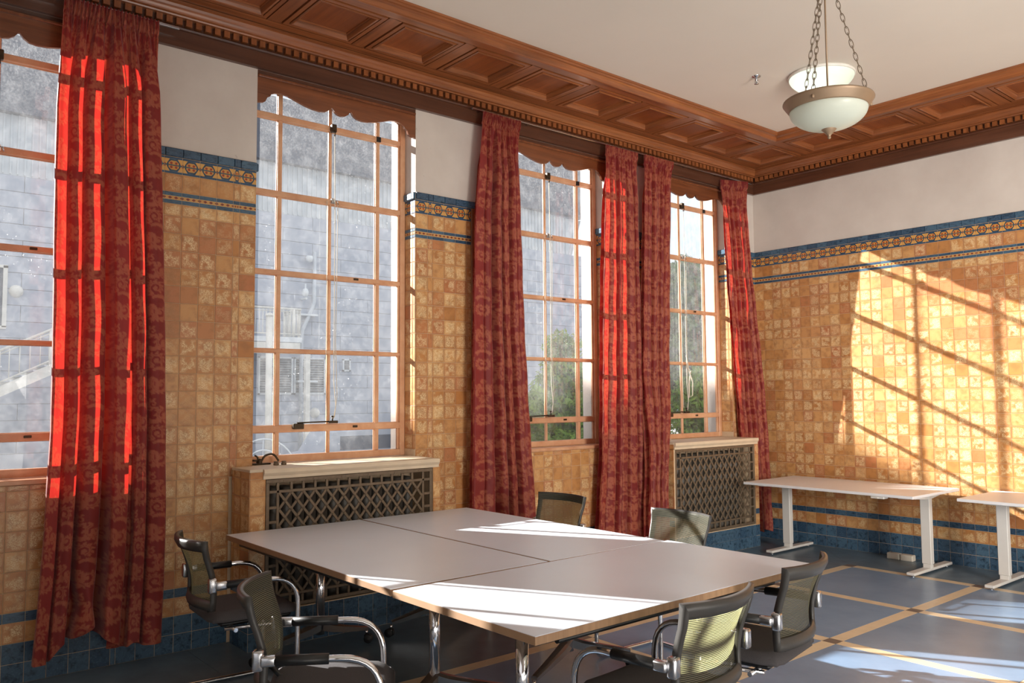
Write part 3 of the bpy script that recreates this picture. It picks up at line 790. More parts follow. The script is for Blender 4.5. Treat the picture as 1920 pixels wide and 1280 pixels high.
def sample_motif(u,v):
    H,W=MOTIF.shape; U=.27; V=.44
    a=np.abs(((u/U)%1)*2-1)*(W-1.001); row=np.floor(u/U).astype(int)%2
    b=((v/V+0.5*(row%2))%1)*(H-1)
    i=np.floor(b).astype(int); j=np.floor(a).astype(int)
    i2=(i+1)%H; j2=np.minimum(j+1,W-1); fi=b-i; fj=a-j
    return (MOTIF[i,j]*(1-fi)*(1-fj)+MOTIF[i2,j]*fi*(1-fj)+MOTIF[i,j2]*(1-fi)*fj+MOTIF[i2,j2]*fi*fj).astype(np.float32)
def curtain(label,xp,L,R,nf,seed,ztop,zbot,amp,width,ns,nz,xtra=None,hem=None,over=.035):
    """L,R: (z,y) edges; xp(z) depth of the hanging plane; nf folds; hem(s) lower edge"""
    rs=np.random.default_rng(seed)
    s=np.linspace(0,1,ns); t=np.linspace(0,1,nz); S,T=np.meshgrid(s,t,indexing='ij')
    zb=np.array([hem(x) for x in s]) if hem else zbot+.012*np.sin(s*17+seed)+.008*np.sin(s*41)
    Z=ztop+(zb[:,None]-ztop)*T
    Lz,Ly=zip(*sorted(L)); Rz,Ry=zip(*sorted(R))
    yl=np.interp(Z,Lz,Ly); yr=np.interp(Z,Rz,Ry)
    # omega folds: a broad face, then the cloth turns back behind it and out again
    wd=rs.uniform(.6,1.45,nf); cum=np.concatenate([[0],np.cumsum(wd)]); cum/=cum[-1]
    ret=rs.uniform(.55,1.02,nf); ret[0]=.45 if seed==3 else .86; gap=rs.uniform(.06,.30,nf); gap[-1]=.03; lev=rs.uniform(-.35,.25,nf)
    fs=np.zeros(ns); fx=np.zeros(ns); pp=np.clip(s*nf,0,nf-1e-6); ki=pp.astype(int); fr=pp-ki
    for k in range(nf):
        q=ki==k; r=ret[k]; g=1-gap[k]
        P=[0,.10,.28,.42,.50,.60,.75,.88,1.0]
        fs[q]=cum[k]+(cum[k+1]-cum[k])*np.interp(fr[q],P,[0,.02,.52*g,.95*g,g,g*.93,g*(1-r),1-r*.45,1.0])
        fx[q]=np.interp(fr[q],P,[-.8 if k else .0,.35,.5,.36,.05,-.55,-.9,-1.0,-.8])+lev[k]
    ker=np.array([1,2,3,4,3,2,1.])/16
    sm_=lambda v:np.convolve(np.pad(v,3,mode='edge'),ker,mode='valid')
    fs,fx=sm_(fs),sm_(fx)
    open_=np.clip((ztop-Z-.06)/.4,0,1)**.7*(.8+.3*np.clip((ztop-Z)/3.5,0,1))
    w_=np.clip((ztop-Z)/.45,0,1)
    SS=S*(1-w_)+(fs[:,None]+.012*np.sin(Z*1.3+seed+S*5)*np.sin(math.pi*S))*w_
    X=amp*open_*(fx[:,None]*(1+.15*np.sin(Z*1.7+S*11+seed)))
    X+=.006*np.sin(S*2*math.pi*nf*2.3+Z*.6)*open_
    PH=None; YD=0
    # pencil-pleat heading
    hd=np.clip(1-np.abs(ztop-.06-Z)/.16,0,1); nph=nf*4.2
    X+=.013*np.cos(S*2*math.pi*nph)*np.clip(1-(ztop-Z)/.42,0,1)+.004*np.sin(S*2*math.pi*nph*2.3)*hd
    X-=.010*np.exp(-((ztop-.095-Z)/.012)**2)
    X+=.0035*np.sin(Z*13+S*40+seed)*np.clip((ztop-Z),0,1)
    Y=yl+(yr-yl)*SS+YD; XX=np.vectorize(xp)(Z,S)+X
    if xtra: XX,Y,Z=xtra(S,T,XX,Y,Z)
    dam=sample_motif(S*width+.05*seed,Z+.13*seed)
    nv=ns*nz; co=np.stack([XX,Y,Z],-1).reshape(-1,3).astype(np.float32)
    me=bpy.data.meshes.new('curtain'); me.vertices.add(nv); me.vertices.foreach_set('co',co.ravel())
    i,j=np.meshgrid(np.arange(ns-1),np.arange(nz-1),indexing='ij'); b=(i*nz+j).ravel()
    q=np.stack([b,b+1,b+nz+1,b+nz],-1).astype(np.int32); nq=len(q)
    me.loops.add(nq*4); me.loops.foreach_set('vertex_index',q.ravel()); me.polygons.add(nq)
    me.polygons.foreach_set('loop_start',np.arange(nq,dtype=np.int32)*4); me.polygons.foreach_set('use_smooth',np.ones(nq,bool))
    ul=me.uv_layers.new(name='UVMap'); uv=np.stack([S*width,Z],-1).reshape(-1,2)[q.ravel()].astype(np.float32); ul.data.foreach_set('uv',uv.ravel())
    at=me.attributes.new('damask','FLOAT','POINT'); at.data.foreach_set('value',dam.ravel())
    me.materials.append(MAT['damask']); me.update(); me.validate()
    o=link('curtain',me); tag(o,label,'curtain','red damask curtains at the windows'); return o
def sm(a,b,x): 
    t=min(1,max(0,(x-a)/(b-a))); return t*t*(3-2*t)
def curtains():
    def hem1(s):
        base=.14+.05*math.sin(s*9)
        left=.13-.02*s; mid=.22+.08*math.exp(-((s-.42)/.06)**2)
        return left*(1-sm(.17,.24,s))+ (mid*(1-sm(.5,.62,s))+.13*sm(.5,.62,s)+.03*math.exp(-((s-.72)/.03)**2))*sm(.17,.24,s)
    def knot(S,T,X,Y,Z):
        # the third fold is tucked up into a loose knot near the floor
        w=np.exp(-((S-.40)/.075)**2)*np.exp(-((Z-.42)/.10)**2)
        Y=Y+(np.interp(.40,[0,1],[0,1])*0+(-6.90-Y)*.55*w); X=X+.03*w
        w2=np.exp(-((S-.40)/.09)**2)*np.exp(-((Z-.30)/.07)**2); X=X+.075*w2
        return X,Y,Z
    curtain('wide red damask curtain at far left, its hem tucked into a knot',lambda z,s:.165,
        [(3.95,-7.128),(3.59,-7.141),(3.27,-7.155),(2.65,-7.152),(2.03,-7.141),(1.43,-7.136),(1.13,-7.146),(.84,-7.154),(.55,-7.167),(.26,-7.185),(.1,-7.195)],
        [(3.93,-6.596),(3.73,-6.588),(3.4,-6.569),(2.73,-6.539),(2.07,-6.513),(1.41,-6.497),(.77,-6.487),(.1,-6.502)],6,3,3.935,.14,.085,1.6,330,600,knot,hem1)
    curtain('red damask curtain standing alone behind the back white table',lambda z,s:.145,
        [(3.92,-4.024),(3.51,-4.07),(3.07,-4.116),(2.2,-4.141),(1.34,-4.15),(.7,-4.163)],
        [(3.91,-3.62),(3.59,-3.629),(3.14,-3.61),(2.23,-3.577),(1.33,-3.52),(.63,-3.462),(.1,-3.43)],6,5,3.93,.07,.066,1.3,220,430)
    curtain('left curtain of the close pair, lit bright red along its left edge',lambda z,s:.145,
        [(3.88,-2.572),(3.53,-2.594),(3.02,-2.618),(2.28,-2.646),(1.54,-2.667),(1.06,-2.683),(.59,-2.726),(.1,-2.77)],
        [(3.92,-2.133),(3.6,-2.118),(2.31,-2.118),(1.03,-2.112),(.1,-2.1)],6,8,3.93,.06,.062,1.15,210,420)
    curtain('right curtain of the close pair, beside the corner radiator cover',lambda z,s:.16+.10*sm(1.9,.9,z),
        [(3.91,-2.05),(3.61,-2.063),(3.08,-2.084),(2.3,-2.118),(1.29,-2.159),(.35,-2.211)],
        [(3.92,-1.611),(3.67,-1.643),(3.13,-1.676),(2.33,-1.70),(1.6,-1.73),(1.2,-1.83),(.9,-1.90),(.1,-1.905)],6,11,3.93,.06,.055,1.1,210,420)
    curtain('red damask curtain in the room corner, pulled slantwise past the last window',lambda z,s:.065+.13*s,
        [(3.86,-.70),(3.5,-.665),(2.94,-.62),(2.37,-.57),(1.81,-.515),(1.3,-.47),(1.1,-.455),(.1,-.40)],
        [(3.87,-.387),(3.57,-.38),(2.98,-.325),(2.4,-.25),(1.82,-.17),(1.23,-.115),(.65,-.08),(.06,-.06)],6,14,3.92,.11,.050,1.15,210,420)
    cr=empty('curtain_rail',(0,0,3.95))
    for a,b in((-7.3,-6.45),(-4.1,-.16)): MB().cbox((.085,a,-.005),(.105,b,.012),.003).build('rail','cast_metal',cr)
    for y in[-7.2,-6.6]+[-4.0+i*.54 for i in range(8)]: MB().box((.036,y-.008,.002),(.088,y+.008,.016)).build('bracket','cast_metal',cr)
    tag(cr,'thin metal curtain rail under the dentils along the window wall','curtain rail')
curtains()

# ---------------------------------------------------------------- conference tables
def castor_mesh():
    m=MB(); m.cbox((-.018,-.022,.035),(.018,.014,.058),.006); m.tube([(0,0,.05),(0,0,.085)],.009,8,mi=1); return m.mesh('castor',['plastic_black','chrome'])
def wheel_mesh():
    m=MB(); M=Matrix.Rotation(math.pi/2,4,'Y')
    m.lathe([(0,-.010),(.012,-.010),(.014,-.007),(.024,-.008),(.028,-.004),(.028,.004),(.024,.008),(.014,.007),(.012,.010),(0,.010)],18,M=M); return m.mesh('wheel',['rubber'])
CASTOR,WHEEL=castor_mesh(),wheel_mesh()
def conf_table(x0,x1,y0,y1,label,long,dirs):
    """long: 'x' or 'y' = direction of the long side; dirs: splay of each foot along it"""
    cx,cy=(x0+x1)/2,(y0+y1)/2; t=empty('meeting_table',(cx,cy,0)); tag(t,label,'table','white tables pushed together')
    w,d=(x1-x0)/2,(y1-y0)/2; zt=.75; th=.031
    m=MB(); m.cbox((-w+.002,-d+.002,zt-.0025),(w-.002,d-.002,zt),.001); m.build('tabletop','laminate',t)
    m=MB(); m.cbox((-w,-d,zt-th),(w,d,zt-.002),.0012)
    m.build('plywood_edge','plywood',t)
    hl=(w if long=='x' else d); hw_=(d if long=='x' else w)
    def T(a,b,z): return (a,b,z) if long=='x' else (b,a,z)
    m=MB(); a=hl-.30
    for b in(-hw_+.04,hw_-.04): MB().tube([T(-hl+.14,b,.703),T(hl-.32,b,.703)],.013,8).build('underframe_bar','plastic_black',t)
    for s,dr in zip((-1,1),dirs):
        a=s*(hl-.34); 
        m=MB(); m.tube([T(a,0,.14),T(a,0,.66)],.028,20); m.build('column','chrome',t)
        m=MB(); q=T(a,0,0); e=(.05,.20) if long=='x' else (.20,.05)
        m.cbox((q[0]-e[0],q[1]-e[1],.70),(q[0]+e[0],q[1]+e[1],.722),.006); m.cbox((q[0]-.035,q[1]-.035,.645),(q[0]+.035,q[1]+.035,.705),.012); m.build('flip_bracket','cast_metal',t)
        # splayed cast foot, two arms with castors
        for sb in(-1,1):
            A=Vector(T(a,0,0)); B=Vector(T(a+dr,sb*.37,0)); v=(B-A); L=v.length; ang=math.atan2(v.y,v.x)
            m=MB(); rings=[]
            for k in range(7):
                u=k/6; ww=.034-.014*u; zt_=.225-.118*u**.8; hh=.062-.036*u
                P=A+v*u; nx,ny=-math.sin(ang),math.cos(ang)
                rings.append([(P.x+nx*ww*c,P.y+ny*ww*c,zt_-hh*e) for c,e in((-1,.25),(-.6,0),(.6,0),(1,.25),(.8,1),(-.8,1))])
            m.loft(rings,sm=False); m.face(range(6)[::-1]); n=6*6; m.face(range(n,n+6))
            m.build('foot_arm','cast_metal',t)
            c=link('castor',CASTOR,t,(B.x,B.y,0),(0,0,ang+.7))
            for xx in(-.016,.016): link('wheel',WHEEL,c,(xx,-.012,.0285))
    return t
conf_table(.345,2.262,-6.19,-5.262,'left white meeting table, its short end beside the two left chairs','x',(-.08,.12))
conf_table(.345,2.262,-5.248,-4.355,'back white meeting table in front of the radiator grille and lone curtain','x',(-.08,.12))
FRONT=conf_table(2.275,3.20,-6.19,-4.325,'front white meeting table with plywood edge before the two right chairs','y',(.10,-.10)); FRONT.rotation_euler.z=math.radians(.6)

# ---------------------------------------------------------------- mesh-back chairs
def chair_proto():
    t=empty('meeting_chair')
    AW,AZ=.262,.647
    # chromed cantilever frame: arm, front leg, floor runner, rear bar in one bent tube
    side=lambda s:[(s*AW,-.19,AZ),(s*AW,.215,AZ-.004),(s*AW,.235,.016),(s*AW,-.27,.016)]
    path=fillet(side(1)[:2]+[side(1)[2]]+[side(1)[3]]+[(-AW,-.27,.016)]+side(-1)[2::-1][:0]+[(-AW,.235,.016),(-AW,.215,AZ-.004),(-AW,-.19,AZ)],.13,8)
    # tighter bends at the floor
    P=[Vector(p) for p in[(AW,-.19,AZ),(AW,.225,AZ-.004),(AW,.225,.016),(AW,-.28,.016),(-AW,-.28,.016),(-AW,.225,.016),(-AW,.225,AZ-.004),(-AW,-.19,AZ)]]
    R=[0,.15,.05,.06,.06,.05,.15,0]; out=[P[0]]
    for i in range(1,7):
        a=(P[i-1]-P[i]).normalized(); b=(P[i+1]-P[i]).normalized(); p0=P[i]+a*R[i]; p1=P[i]+b*R[i]
        for k in range(9):
            u=k/8; out.append(p0*(1-u)**2+P[i]*2*u*(1-u)+p1*u*u)
    out.append(P[-1])
    MB().tube(out,.0132,12).build('sled_frame','chrome',t)
    m=MB()
    for y in(-.10,.13): m.tube([(-AW+.0,y,.412),(AW,y,.412)],.011,10)
    for s in(-1,1): m.tube(fillet([(s*.2,-.14,.412),(s*.24,.06,.412),(s*AW,.226,.412)],.05,4),.010,8)
    m.build('seat_support','chrome',t)
    for s in(-1,1):
        m=MB(); m.tube([(s*AW,-.155,AZ),(s*AW,.035,AZ-.002)],.0195,14); m.build('arm_pad','plastic_black',t)
        m=MB(); m.cbox((s*AW-.017,-.205,AZ-.019),(s*AW+.017,-.150,AZ+.019),.008,sm=True); m.cbox((s*.243-.020,-.236,AZ-.040),(s*.243+.020,-.196,AZ+.036),.010,sm=True); m.build('arm_bracket','cast_metal',t)
    # back: curved panel
    def bp(u,v):
        z=.512+.352*v; w=.218+.020*v-.010*math.sin(math.pi*v)
        yc=-.205-.050*v+.022*math.sin(math.pi*min(1,v*1.25)); c=.045+.022*v
        return Vector((u*w,yc-c*(1-u*u)+.002,z))
    def fr(u0,u1,v0,v1,nu,nv,m):
        m.grid(lambda a,b:bp(u0+(u1-u0)*a,v0+(v1-v0)*b)+Vector((0,-.004,0)),nu,nv)
    # frame as a ring: lofted closed section around the rim
    m=MB(); rim=[]; NU=14
    for k in range(NU+1): rim.append((-1+2*k/NU,1.0,'t'))
    for k in range(1,9): rim.append((1,1-k/8,'r'))
    for k in range(1,NU+1): rim.append((1-2*k/NU,0.0,'b'))
    for k in range(1,8): rim.append((-1,k/8,'l'))
    rings=[]
    for u,v,sd in rim:
        ui=max(-.91,min(.91,u)); vi=min(.85,max(.14,v))
        o=bp(u,v); i=bp(ui,vi); f=Vector((0,.009,0)); b=Vector((0,-.012,0)); lip=Vector((0,.004,.004)) if sd=='t' else Vector((0,.004,0))
        rings.append([o+f+lip,o+b*.8,(o*.6+i*.4)+b*1.25,i+b*.4,i+f*.5,(o*.5+i*.5)+f])
    m.loft(rings+[rings[0]],sm=True); m.build('back_frame','frame_plastic',t)
    m=MB(); m.grid(lambda a,b:bp(-.985+1.97*a,.10+.885*b)+Vector((0,.0135,0)),16,14); m.build('back_mesh','mesh_fabric',t)
    for s in(-1,1): MB().tube([(s*.085,-.222,.53),(s*.085,-.13,.43)],.011,8).build('back_support','plastic_black',t)
    # seat: waterfall cushion on a moulded pan
    def seatp(a,b,top):
        sx=2*a-1; sy=2*b-1
        sgn=lambda x:(1 if x>=0 else -1)
        X=.238*sx; Y=.03+.245*sy
        r=max(0,abs(sx)-.72)/.28; q=max(0,abs(sy)-.74)/.26
        k=math.sqrt(min(1,r*r+q*q)); 
        if r>0 and q>0: X=.238*sgn(sx)*(.72+.28*r*.82); Y=.03+.245*sgn(sy)*(.74+.26*q*.82)
        z=.499-.012*math.cos(sx*1.4)*(.6) - (.030*k**2.4)-(.018*max(0,sy)**3)
        return Vector((X,Y,z if top else .440+.012*k**2))
    m=MB(); n=14
    m.grid(lambda a,b:seatp(a,b,True),n,n); m.grid(lambda a,b:seatp(1-a,b,False),n,n)
    k=(n+1)**2; idx=lambda i,j:i*(n+1)+j; idb=lambda i,j:k+(n-i)*(n+1)+j
    B=[(i,0) for i in range(n)]+[(n,j) for j in range(n)]+[(n-i,n) for i in range(n)]+[(0,n-j) for j in range(n)]
    for p,q in zip(B,B[1:]+B[:1]): m.face((idx(*q),idx(*p),idb(*p),idb(*q)),None,0,True)
    m.build('seat','seat_fabric',t)
    m=MB(); m.cbox((-.19,-.16,.418),(.19,.22,.447),.012); m.build('seat_pan','plastic_black',t)
    return t
def chairs():
    lab='mesh-backed meeting chair with chrome arms, '
    spots=[('R1',3.286,-5.60,95.1,'with lit greenish mesh, nearest along the front table edge'),
      ('R2',3.169,-4.844,101.4,'dark, second along the front table edge, beyond the nearest'),
      ('L1',.981,-6.354,-3.7,'dark, by the tiled wall near the left curtain'),
      ('L2',2.403,-6.576,-31.5,'with grey sunlit seat, nearest at the left, turned aside'),
      ('K1',.955,-4.182,182.0,'dark, behind the table between the lone and paired curtains'),
      ('K2',2.085,-4.253,177.2,'pale sunlit back behind the table, before the corner radiator')]
    p=chair_proto()
    for k,(n,x,y,a,l) in enumerate(spots):
        c=p if k==0 else copy_tree(p)
        c.location=(x,y,0); c.rotation_euler=(0,0,math.radians(a)); tag(c,lab+l,'chair','mesh chairs around the white tables')
chairs()

# ---------------------------------------------------------------- height-adjustable desks
def desk(x0,x1,y0,y1,label,panel,legs):
    t=empty('standing_desk',((x0+x1)/2,(y0+y1)/2,0)); tag(t,label,'desk','white desks along the end wall'); w,d=(x1-x0)/2,(y1-y0)/2; cx,cy=(x0+x1)/2,(y0+y1)/2
    m=MB(); m.cbox((-w,-d,.693),(w,d,.718),.003); m.build('desktop','desk_white',t)
    m=MB()
    for y in(-.12,.06): m.cbox((legs[0]-cx,y-.02,.655),(legs[1]-cx,y+.02,.693),.003)
    m.build('crossbar','desk_frame',t)
    for lx in legs:
        X=lx-cx; Y=-.50-cy
        m=MB(); m.cbox((X-.042,Y-.03,.075),(X+.042,Y+.03,.672),.004); m.cbox((X-.036,Y-.025,.038),(X+.036,Y+.025,.08),.003)
        m.build('column','desk_frame',t)
        m=MB(); R=[[(X-.03,-d+.06,.692),(X+.03,-d+.06,.692),(X+.03,-d+.06,.682),(X-.03,-d+.06,.682)],[(X-.03,Y-.03,.692),(X+.03,Y-.03,.692),(X+.03,Y-.03,.645),(X-.03,Y-.03,.645)],[(X-.03,Y+.05,.692),(X+.03,Y+.05,.692),(X+.03,Y+.05,.645),(X-.03,Y+.05,.645)],[(X-.03,d-.06,.692),(X+.03,d-.06,.692),(X+.03,d-.06,.682),(X-.03,d-.06,.682)]]
        m.loft(R); m.face((0,1,2,3)); m.face((12,13,14,15)[::-1]); m.build('top_bracket','desk_frame',t)
        m=MB(); m.cbox((X-.036,-.845-cy,.018),(X+.036,-.085-cy,.042),.004); f=m.build('foot','desk_frame',t)
        for yy in(-.80,-.13):
            m=MB(); m.lathe([(0,0),(.016,0),(.017,.006),(.006,.008),(.006,.02)],10); m.build('leveller','chrome',f,(X,yy-cy,0))
    if panel:
        m=MB(); px=1.86-cx; m.cbox((px-.07,-d+.01,.672),(px+.05,-d+.09,.692),.004); m.box((px-.06,-d-.004,.676),(px-.0,-d+.012,.686)); m.build('control_panel','desk_frame',t)
desk(.49,2.165,-1.02,-.09,'long white standing desk along the end wall, between corner curtain and second desk',True,(.65,2.04))
desk(2.455,4.15,-.87,-.035,'white standing desk cut off by the right edge of the picture',False,(2.667,3.95))
def sockets():
    for i,(x,l) in enumerate(((1.50,'white floor socket box by the end wall, left one of two'),(1.628,'white floor socket box by the end wall, right one of two'))):
        t=empty('socket_box',(x+.06,-.13,0)); tag(t,l,'socket','socket boxes on the floor')
        m=MB(); m.cbox((-.06,-.035,0),(.06,.035,.058),.006); m.build('housing','socket_plastic',t)
        m=MB(); m.cbox((-.05,-.0365,.012),(.05,-.034,.046),.001); m.build('cover_plate','socket_plastic',t)
sockets()
# ---------------------------------------------------------------- lamps and ceiling fittings
def chain(m,a,b,pitch=.034):
    a,b=Vector(a),Vector(b); v=b-a; n=int(v.length/pitch); d=v.normalized(); s=d.cross(Vector((1,.3,0))).normalized(); w=d.cross(s)
    for i in range(n):
        c=a+v*((i+.5)/n); q=s if i%2 else w
        pts=[c+d*(.0235*math.cos(t))+q*(.0085*math.sin(t)) for t in[2*math.pi*k/12 for k in range(12)]]
        m.tube(pts,.0019,5,closed=True)
def pendant():
    P=Vector((3.40,-4.443,2.985)); t=empty('pendant_lamp',P); tag(t,'pendant bowl lamp with brown rim hung on three chains','lamp')
    m=MB(); m.lathe([(.175,-.028),(.179,-.032),(.184,-.026),(.205,.004),(.210,.012),(.208,.018),(.203,.014),(.182,-.018),(.175,-.028)],48); m.build('rim','lamp_metal',t)
    m=MB(); R=.180; prof=[(R*math.sin(math.radians(a)),-.028-.098*math.cos(math.radians(a))+.0) for a in range(0,91,6)]
    prof=[(max(r,.001),z) for r,z in prof]; m.lathe(prof+[(R-.004,-.028)]+[(r*.97,z+.004) for r,z in prof[::-1]],48); m.build('bowl','bowl_glass',t)
    m=MB(); m.lathe([(.0,-.172),(.006,-.170),(.009,-.163),(.006,-.157),(.012,-.150),(.026,-.134),(.034,-.125),(.036,-.120),(0,-.116)],24); m.build('finial','lamp_metal',t)
    m=MB(); m.tube([(0,0,-.12),(0,0,CEIL-P.z)],.0045,8); m.lathe([(0,.66),(.02,.665),(.022,.68),(.012,.70),(.0045,.71)],16); m.lathe([(0.07,CEIL-P.z),(.065,CEIL-P.z-.02),(.02,CEIL-P.z-.035),(0,CEIL-P.z-.035)],24); m.build('rod','lamp_metal',t)
    b=math.degrees(.876)-21
    for a in(10,130,250):
        r=math.radians(a+b); x,y=.190*math.cos(r),.190*math.sin(r)
        m=MB(); chain(m,(x,y,.01),(.012*math.cos(r),.012*math.sin(r),.67)); c=m.build('chain','iron',t)
        m=MB(); m.lathe([(0,-.014),(.007,-.012),(.008,-.004),(.005,.01),(0,.012)],10,M=Matrix.Translation((x*1.02,y*1.02,-.008))); m.build('knob','lamp_metal',t)
    F=Vector((1.977,-1.947,CEIL)); t=empty('ceiling_lamp',F); tag(t,'lit frosted bowl lamp fixed flat to the white ceiling','lamp')
    m=MB(); m.lathe([(0.05,0),(.255,0),(.262,-.008),(.262,-.022),(.255,-.028),(.247,-.02),(.05,-.01)],48); m.build('rim','white_paint',t)
    m=MB(); R=.252; prof=[(max(.001,R*math.sin(math.radians(a))),-.02-.118*math.cos(math.radians(a))) for a in range(0,91,6)]
    m.lathe(prof,48); m.build('bowl','bowl_glass',t)
    m=MB(); m.lathe([(.0,-.19),(.006,-.188),(.009,-.18),(.006,-.172),(.013,-.165),(.028,-.15),(.034,-.14),(0,-.134)],24); m.build('finial','lamp_metal',t)
    dx,dy=-.64*.06,-.77*.06
    m=MB(); m.lathe([(0,-.105),(.018,-.10),(.026,-.08),(.018,-.055),(.014,-.03),(0,-.03)],16,M=Matrix.Translation((dx,dy,0))); m.build('bulb','bulb',t)
    S=Vector((1.622,-2.334,CEIL)); t=empty('sprinkler',S); tag(t,'small metal fire sprinkler head on the ceiling','sprinkler')
    m=MB(); m.lathe([(.036,0),(.034,-.006),(.014,-.010),(.012,-.03),(.006,-.034),(.006,-.055)],18)
    for s in(-1,1): m.tube([(s*.010,0,-.03),(s*.017,0,-.045),(s*.006,0,-.062)],.0025,6)
    m.lathe([(0,-.062),(.018,-.063),(.018,-.065),(0,-.066)],14); m.build('head','cast_metal',t)
pendant()

# ---------------------------------------------------------------- loose hardware on the sill
def sill_bits():
    t=empty('window_fastener',(-.06,-5.81,ZB)); tag(t,'dark bronze curved window fastener lying on the left of the sill','hardware')
    m=MB(); m.cbox((-.02,-.055,0),(.02,.075,.010),.004); m.lathe([(.018,.01),(.016,.03),(.009,.04),(0,.042)],12); m.build('base_plate','bronze',t)
    m=MB(); m.tube(fillet([(0,.01,.02),(.0,.035,.062),(.0,.10,.072),(.0,.135,.020)],.05,6),[.009]*8+[.007]*8,8) if False else m.tube(fillet([(0,.01,.02),(.0,.035,.062),(.0,.10,.072),(.0,.135,.020)],.05,6),.0075,8); m.build('handle','bronze',t)
    m=MB(); m.tube(fillet([(0,-.02,.012),(0,-.012,.05),(0,-.035,.064)],.02,4),.006,8); m.tube([(0,-.05,.03),(0,.0,.026)],.006,8); m.build('hook','bronze',t)
    for y,l in((-5.745,'small grey metal knob on the sill, left of two'),(-5.69,'small grey metal knob on the sill, right of two')):
        m=MB(); m.lathe([(0,0),(.017,0),(.019,.006),(.017,.014),(.012,.017),(.018,.020),(.016,.026),(0,.028)],14); tag(m.build('metal_knob','iron',None,(.06,y,ZB)),l,'hardware','metal knobs on the sill')
sill_bits()

# ---------------------------------------------------------------- outside: the building across the yard
def outside():
    X0=-27.0
    m=MB(); m.box((-90,-70,-1.3),(-.6,90,-1.2)); struct(m.build('ground','ground'),'grey paved yard outside the windows')
    b=empty('office_building',(X0,0,-1.2)); tag(b,'blue-grey clad building across the yard seen through the windows','building'); O=lambda x,y,z:(x-X0,y,z+1.2)
    m=MB(); m.box(O(-40,-60,-1.2),O(X0-.05,24.0,9.25)); m.build('wall_core','louvre_grey',b)
    # cladding panels, staggered
    ch=.56; z=9.25; r=0; pm={}
    fm=MB()
    while z>-1.1:
        z0=max(z-ch,-1.2); off=(r%2)*1.35; y=24.0
        first=True
        while y>-44:
            y1=y-(1.35 if first and off else 2.7); first=False
            if y>-6 and z>-.6 and y1<25 and not(11.8<y1 and y<18.4 and False):
                key=(round(y-y1,2),round(z-z0,2))
                if key not in pm: pm[key]=MB().cbox((-.04,-(y-y1)/2+.008,-(z-z0)/2+.009),(.0,(y-y1)/2-.008,(z-z0)/2-.009),.004).mesh('cladding_panel',['cladding'])
                link('cladding_panel',pm[key],b,O(X0,(y+y1)/2,(z+z0)/2))
            else: fm.box(O(X0-.04,y1+.008,z0+.009),O(X0,y-.008,z-.009))
            y=y1
        z=z0; r+=1
        if z<=-1.2+.01: break
    o=fm.build('cladding_field','cladding',b); o['kind']='stuff'
    # ribbed upper storey, its end slanting
    m=MB(); nr=int((23.2+50)/.22)
    for i in range(nr):
        y=23.2-i*.22; zt=12.35-.04*max(0,(y+5))
        ytop=min(y,30)
        m.box(O(X0-.10,y-.22,9.25),O(X0-.02,y,zt)); m.box(O(X0-.02,y-.05,9.28),O(X0+.03,y,zt))
    m.v=[(x,y+(max(0,z-10.45)*.34 if y>22.9 else 0),z) for x,y,z in m.v]
    m.build('ribbed_wall','corrugated',b)
    m=MB(); m.box(O(X0-3,-60,11.35),O(X0+.35,24.05,14.05)); m.build('dark_roof','roof_dark',b)
    m=MB(); m.cbox(O(-30,-17.9,14.0),O(-26.8,-9,14.73),.03); m.build('roof_sun_block','cladding',b)  # unseen roof blocks, this and the next, added to cut off low sun
    m=MB(); m.cbox(O(-30,-19.9,14.0),O(-26.8,-17.95,14.46),.03); m.build('roof_sun_block','cladding',b)
    # louvred vents
    def louvre(y0,y1,z0,z1,n):
        f=MB(); 
        for a,c in((y0,y0+.06),(y1-.06,y1)): f.box(O(X0,a,z0),O(X0+.08,c,z1))
        f.box(O(X0,y0,z1-.05),O(X0+.08,y1,z1)); f.box(O(X0,y0,z0),O(X0+.08,y1,z0+.05)); lo=f.build('louvre_frame','pale_metal',b)
        f=MB(); f.box(O(X0,y0+.06,z0+.05),O(X0+.005,y1-.06,z1-.05)); f.build('louvre_back','roof_dark',lo)
        sl=MB(); M=Matrix.Rotation(math.radians(40),4,'Y'); sl.box((-.045,-(y1-y0)/2+.06,-.006),(.045,(y1-y0)/2-.06,.006),M=M); me=sl.mesh('slat',['louvre_grey'])
        for i in range(n): link('slat',me,lo,O(X0+.05,(y0+y1)/2,z0+.08+(z1-z0-.14)*i/(n-1)))
    louvre(5.45,6.93,1.70,3.24,15); louvre(7.0,8.42,1.70,3.24,15); louvre(9.25,9.62,2.70,3.22,6)
    m=MB(); m.tube(fillet([O(X0+.2,7.80,7.75),O(X0+.2,7.80,5.55),O(X0+.2,7.24,4.3),O(X0+.2,7.22,-1.2)],.15,4),.085,10); m.build('downpipe','galvanised',b)
    for z in(5.0,2.2): MB().box(O(X0,7.05,z),O(X0+.3,7.95,z+.08)).build('pipe_bracket','pale_metal',b)
    for y,z in((7.97,.92),(-3.15,5.25)):
        m=MB(); m.lathe([(0,.20),(.10,.19),(.17,.14),(.21,.05),(.22,0)],20,M=Matrix.Translation(O(X0,y,z))@Matrix.Rotation(math.pi/2,4,'Y')); m.build('bulkhead_light','white_paint',b)
    m=MB(); m.tube([O(X0,7.5,7.5),O(X0+.3,7.5,7.5)],.05,8); m.lathe([(0,-.2),(.12,-.16),(.16,-.02),(.12,.08),(0,.1)],14,M=Matrix.Translation(O(X0+.35,7.5,7.45))); m.build('dome_camera','pale_metal',b)
    m=MB(); m.tube([O(X0,7.3,5.7),O(X0+.5,7.3,5.7)],.05,8); m.lathe([(0,-.2),(.12,-.14),(.14,0),(.1,.12),(.04,.16),(.04,.34),(0,.34)],14,M=Matrix.Translation(O(X0+.6,7.2,5.95))); m.build('siren','pale_metal',b)
    # window at the left end
    m=MB(); 
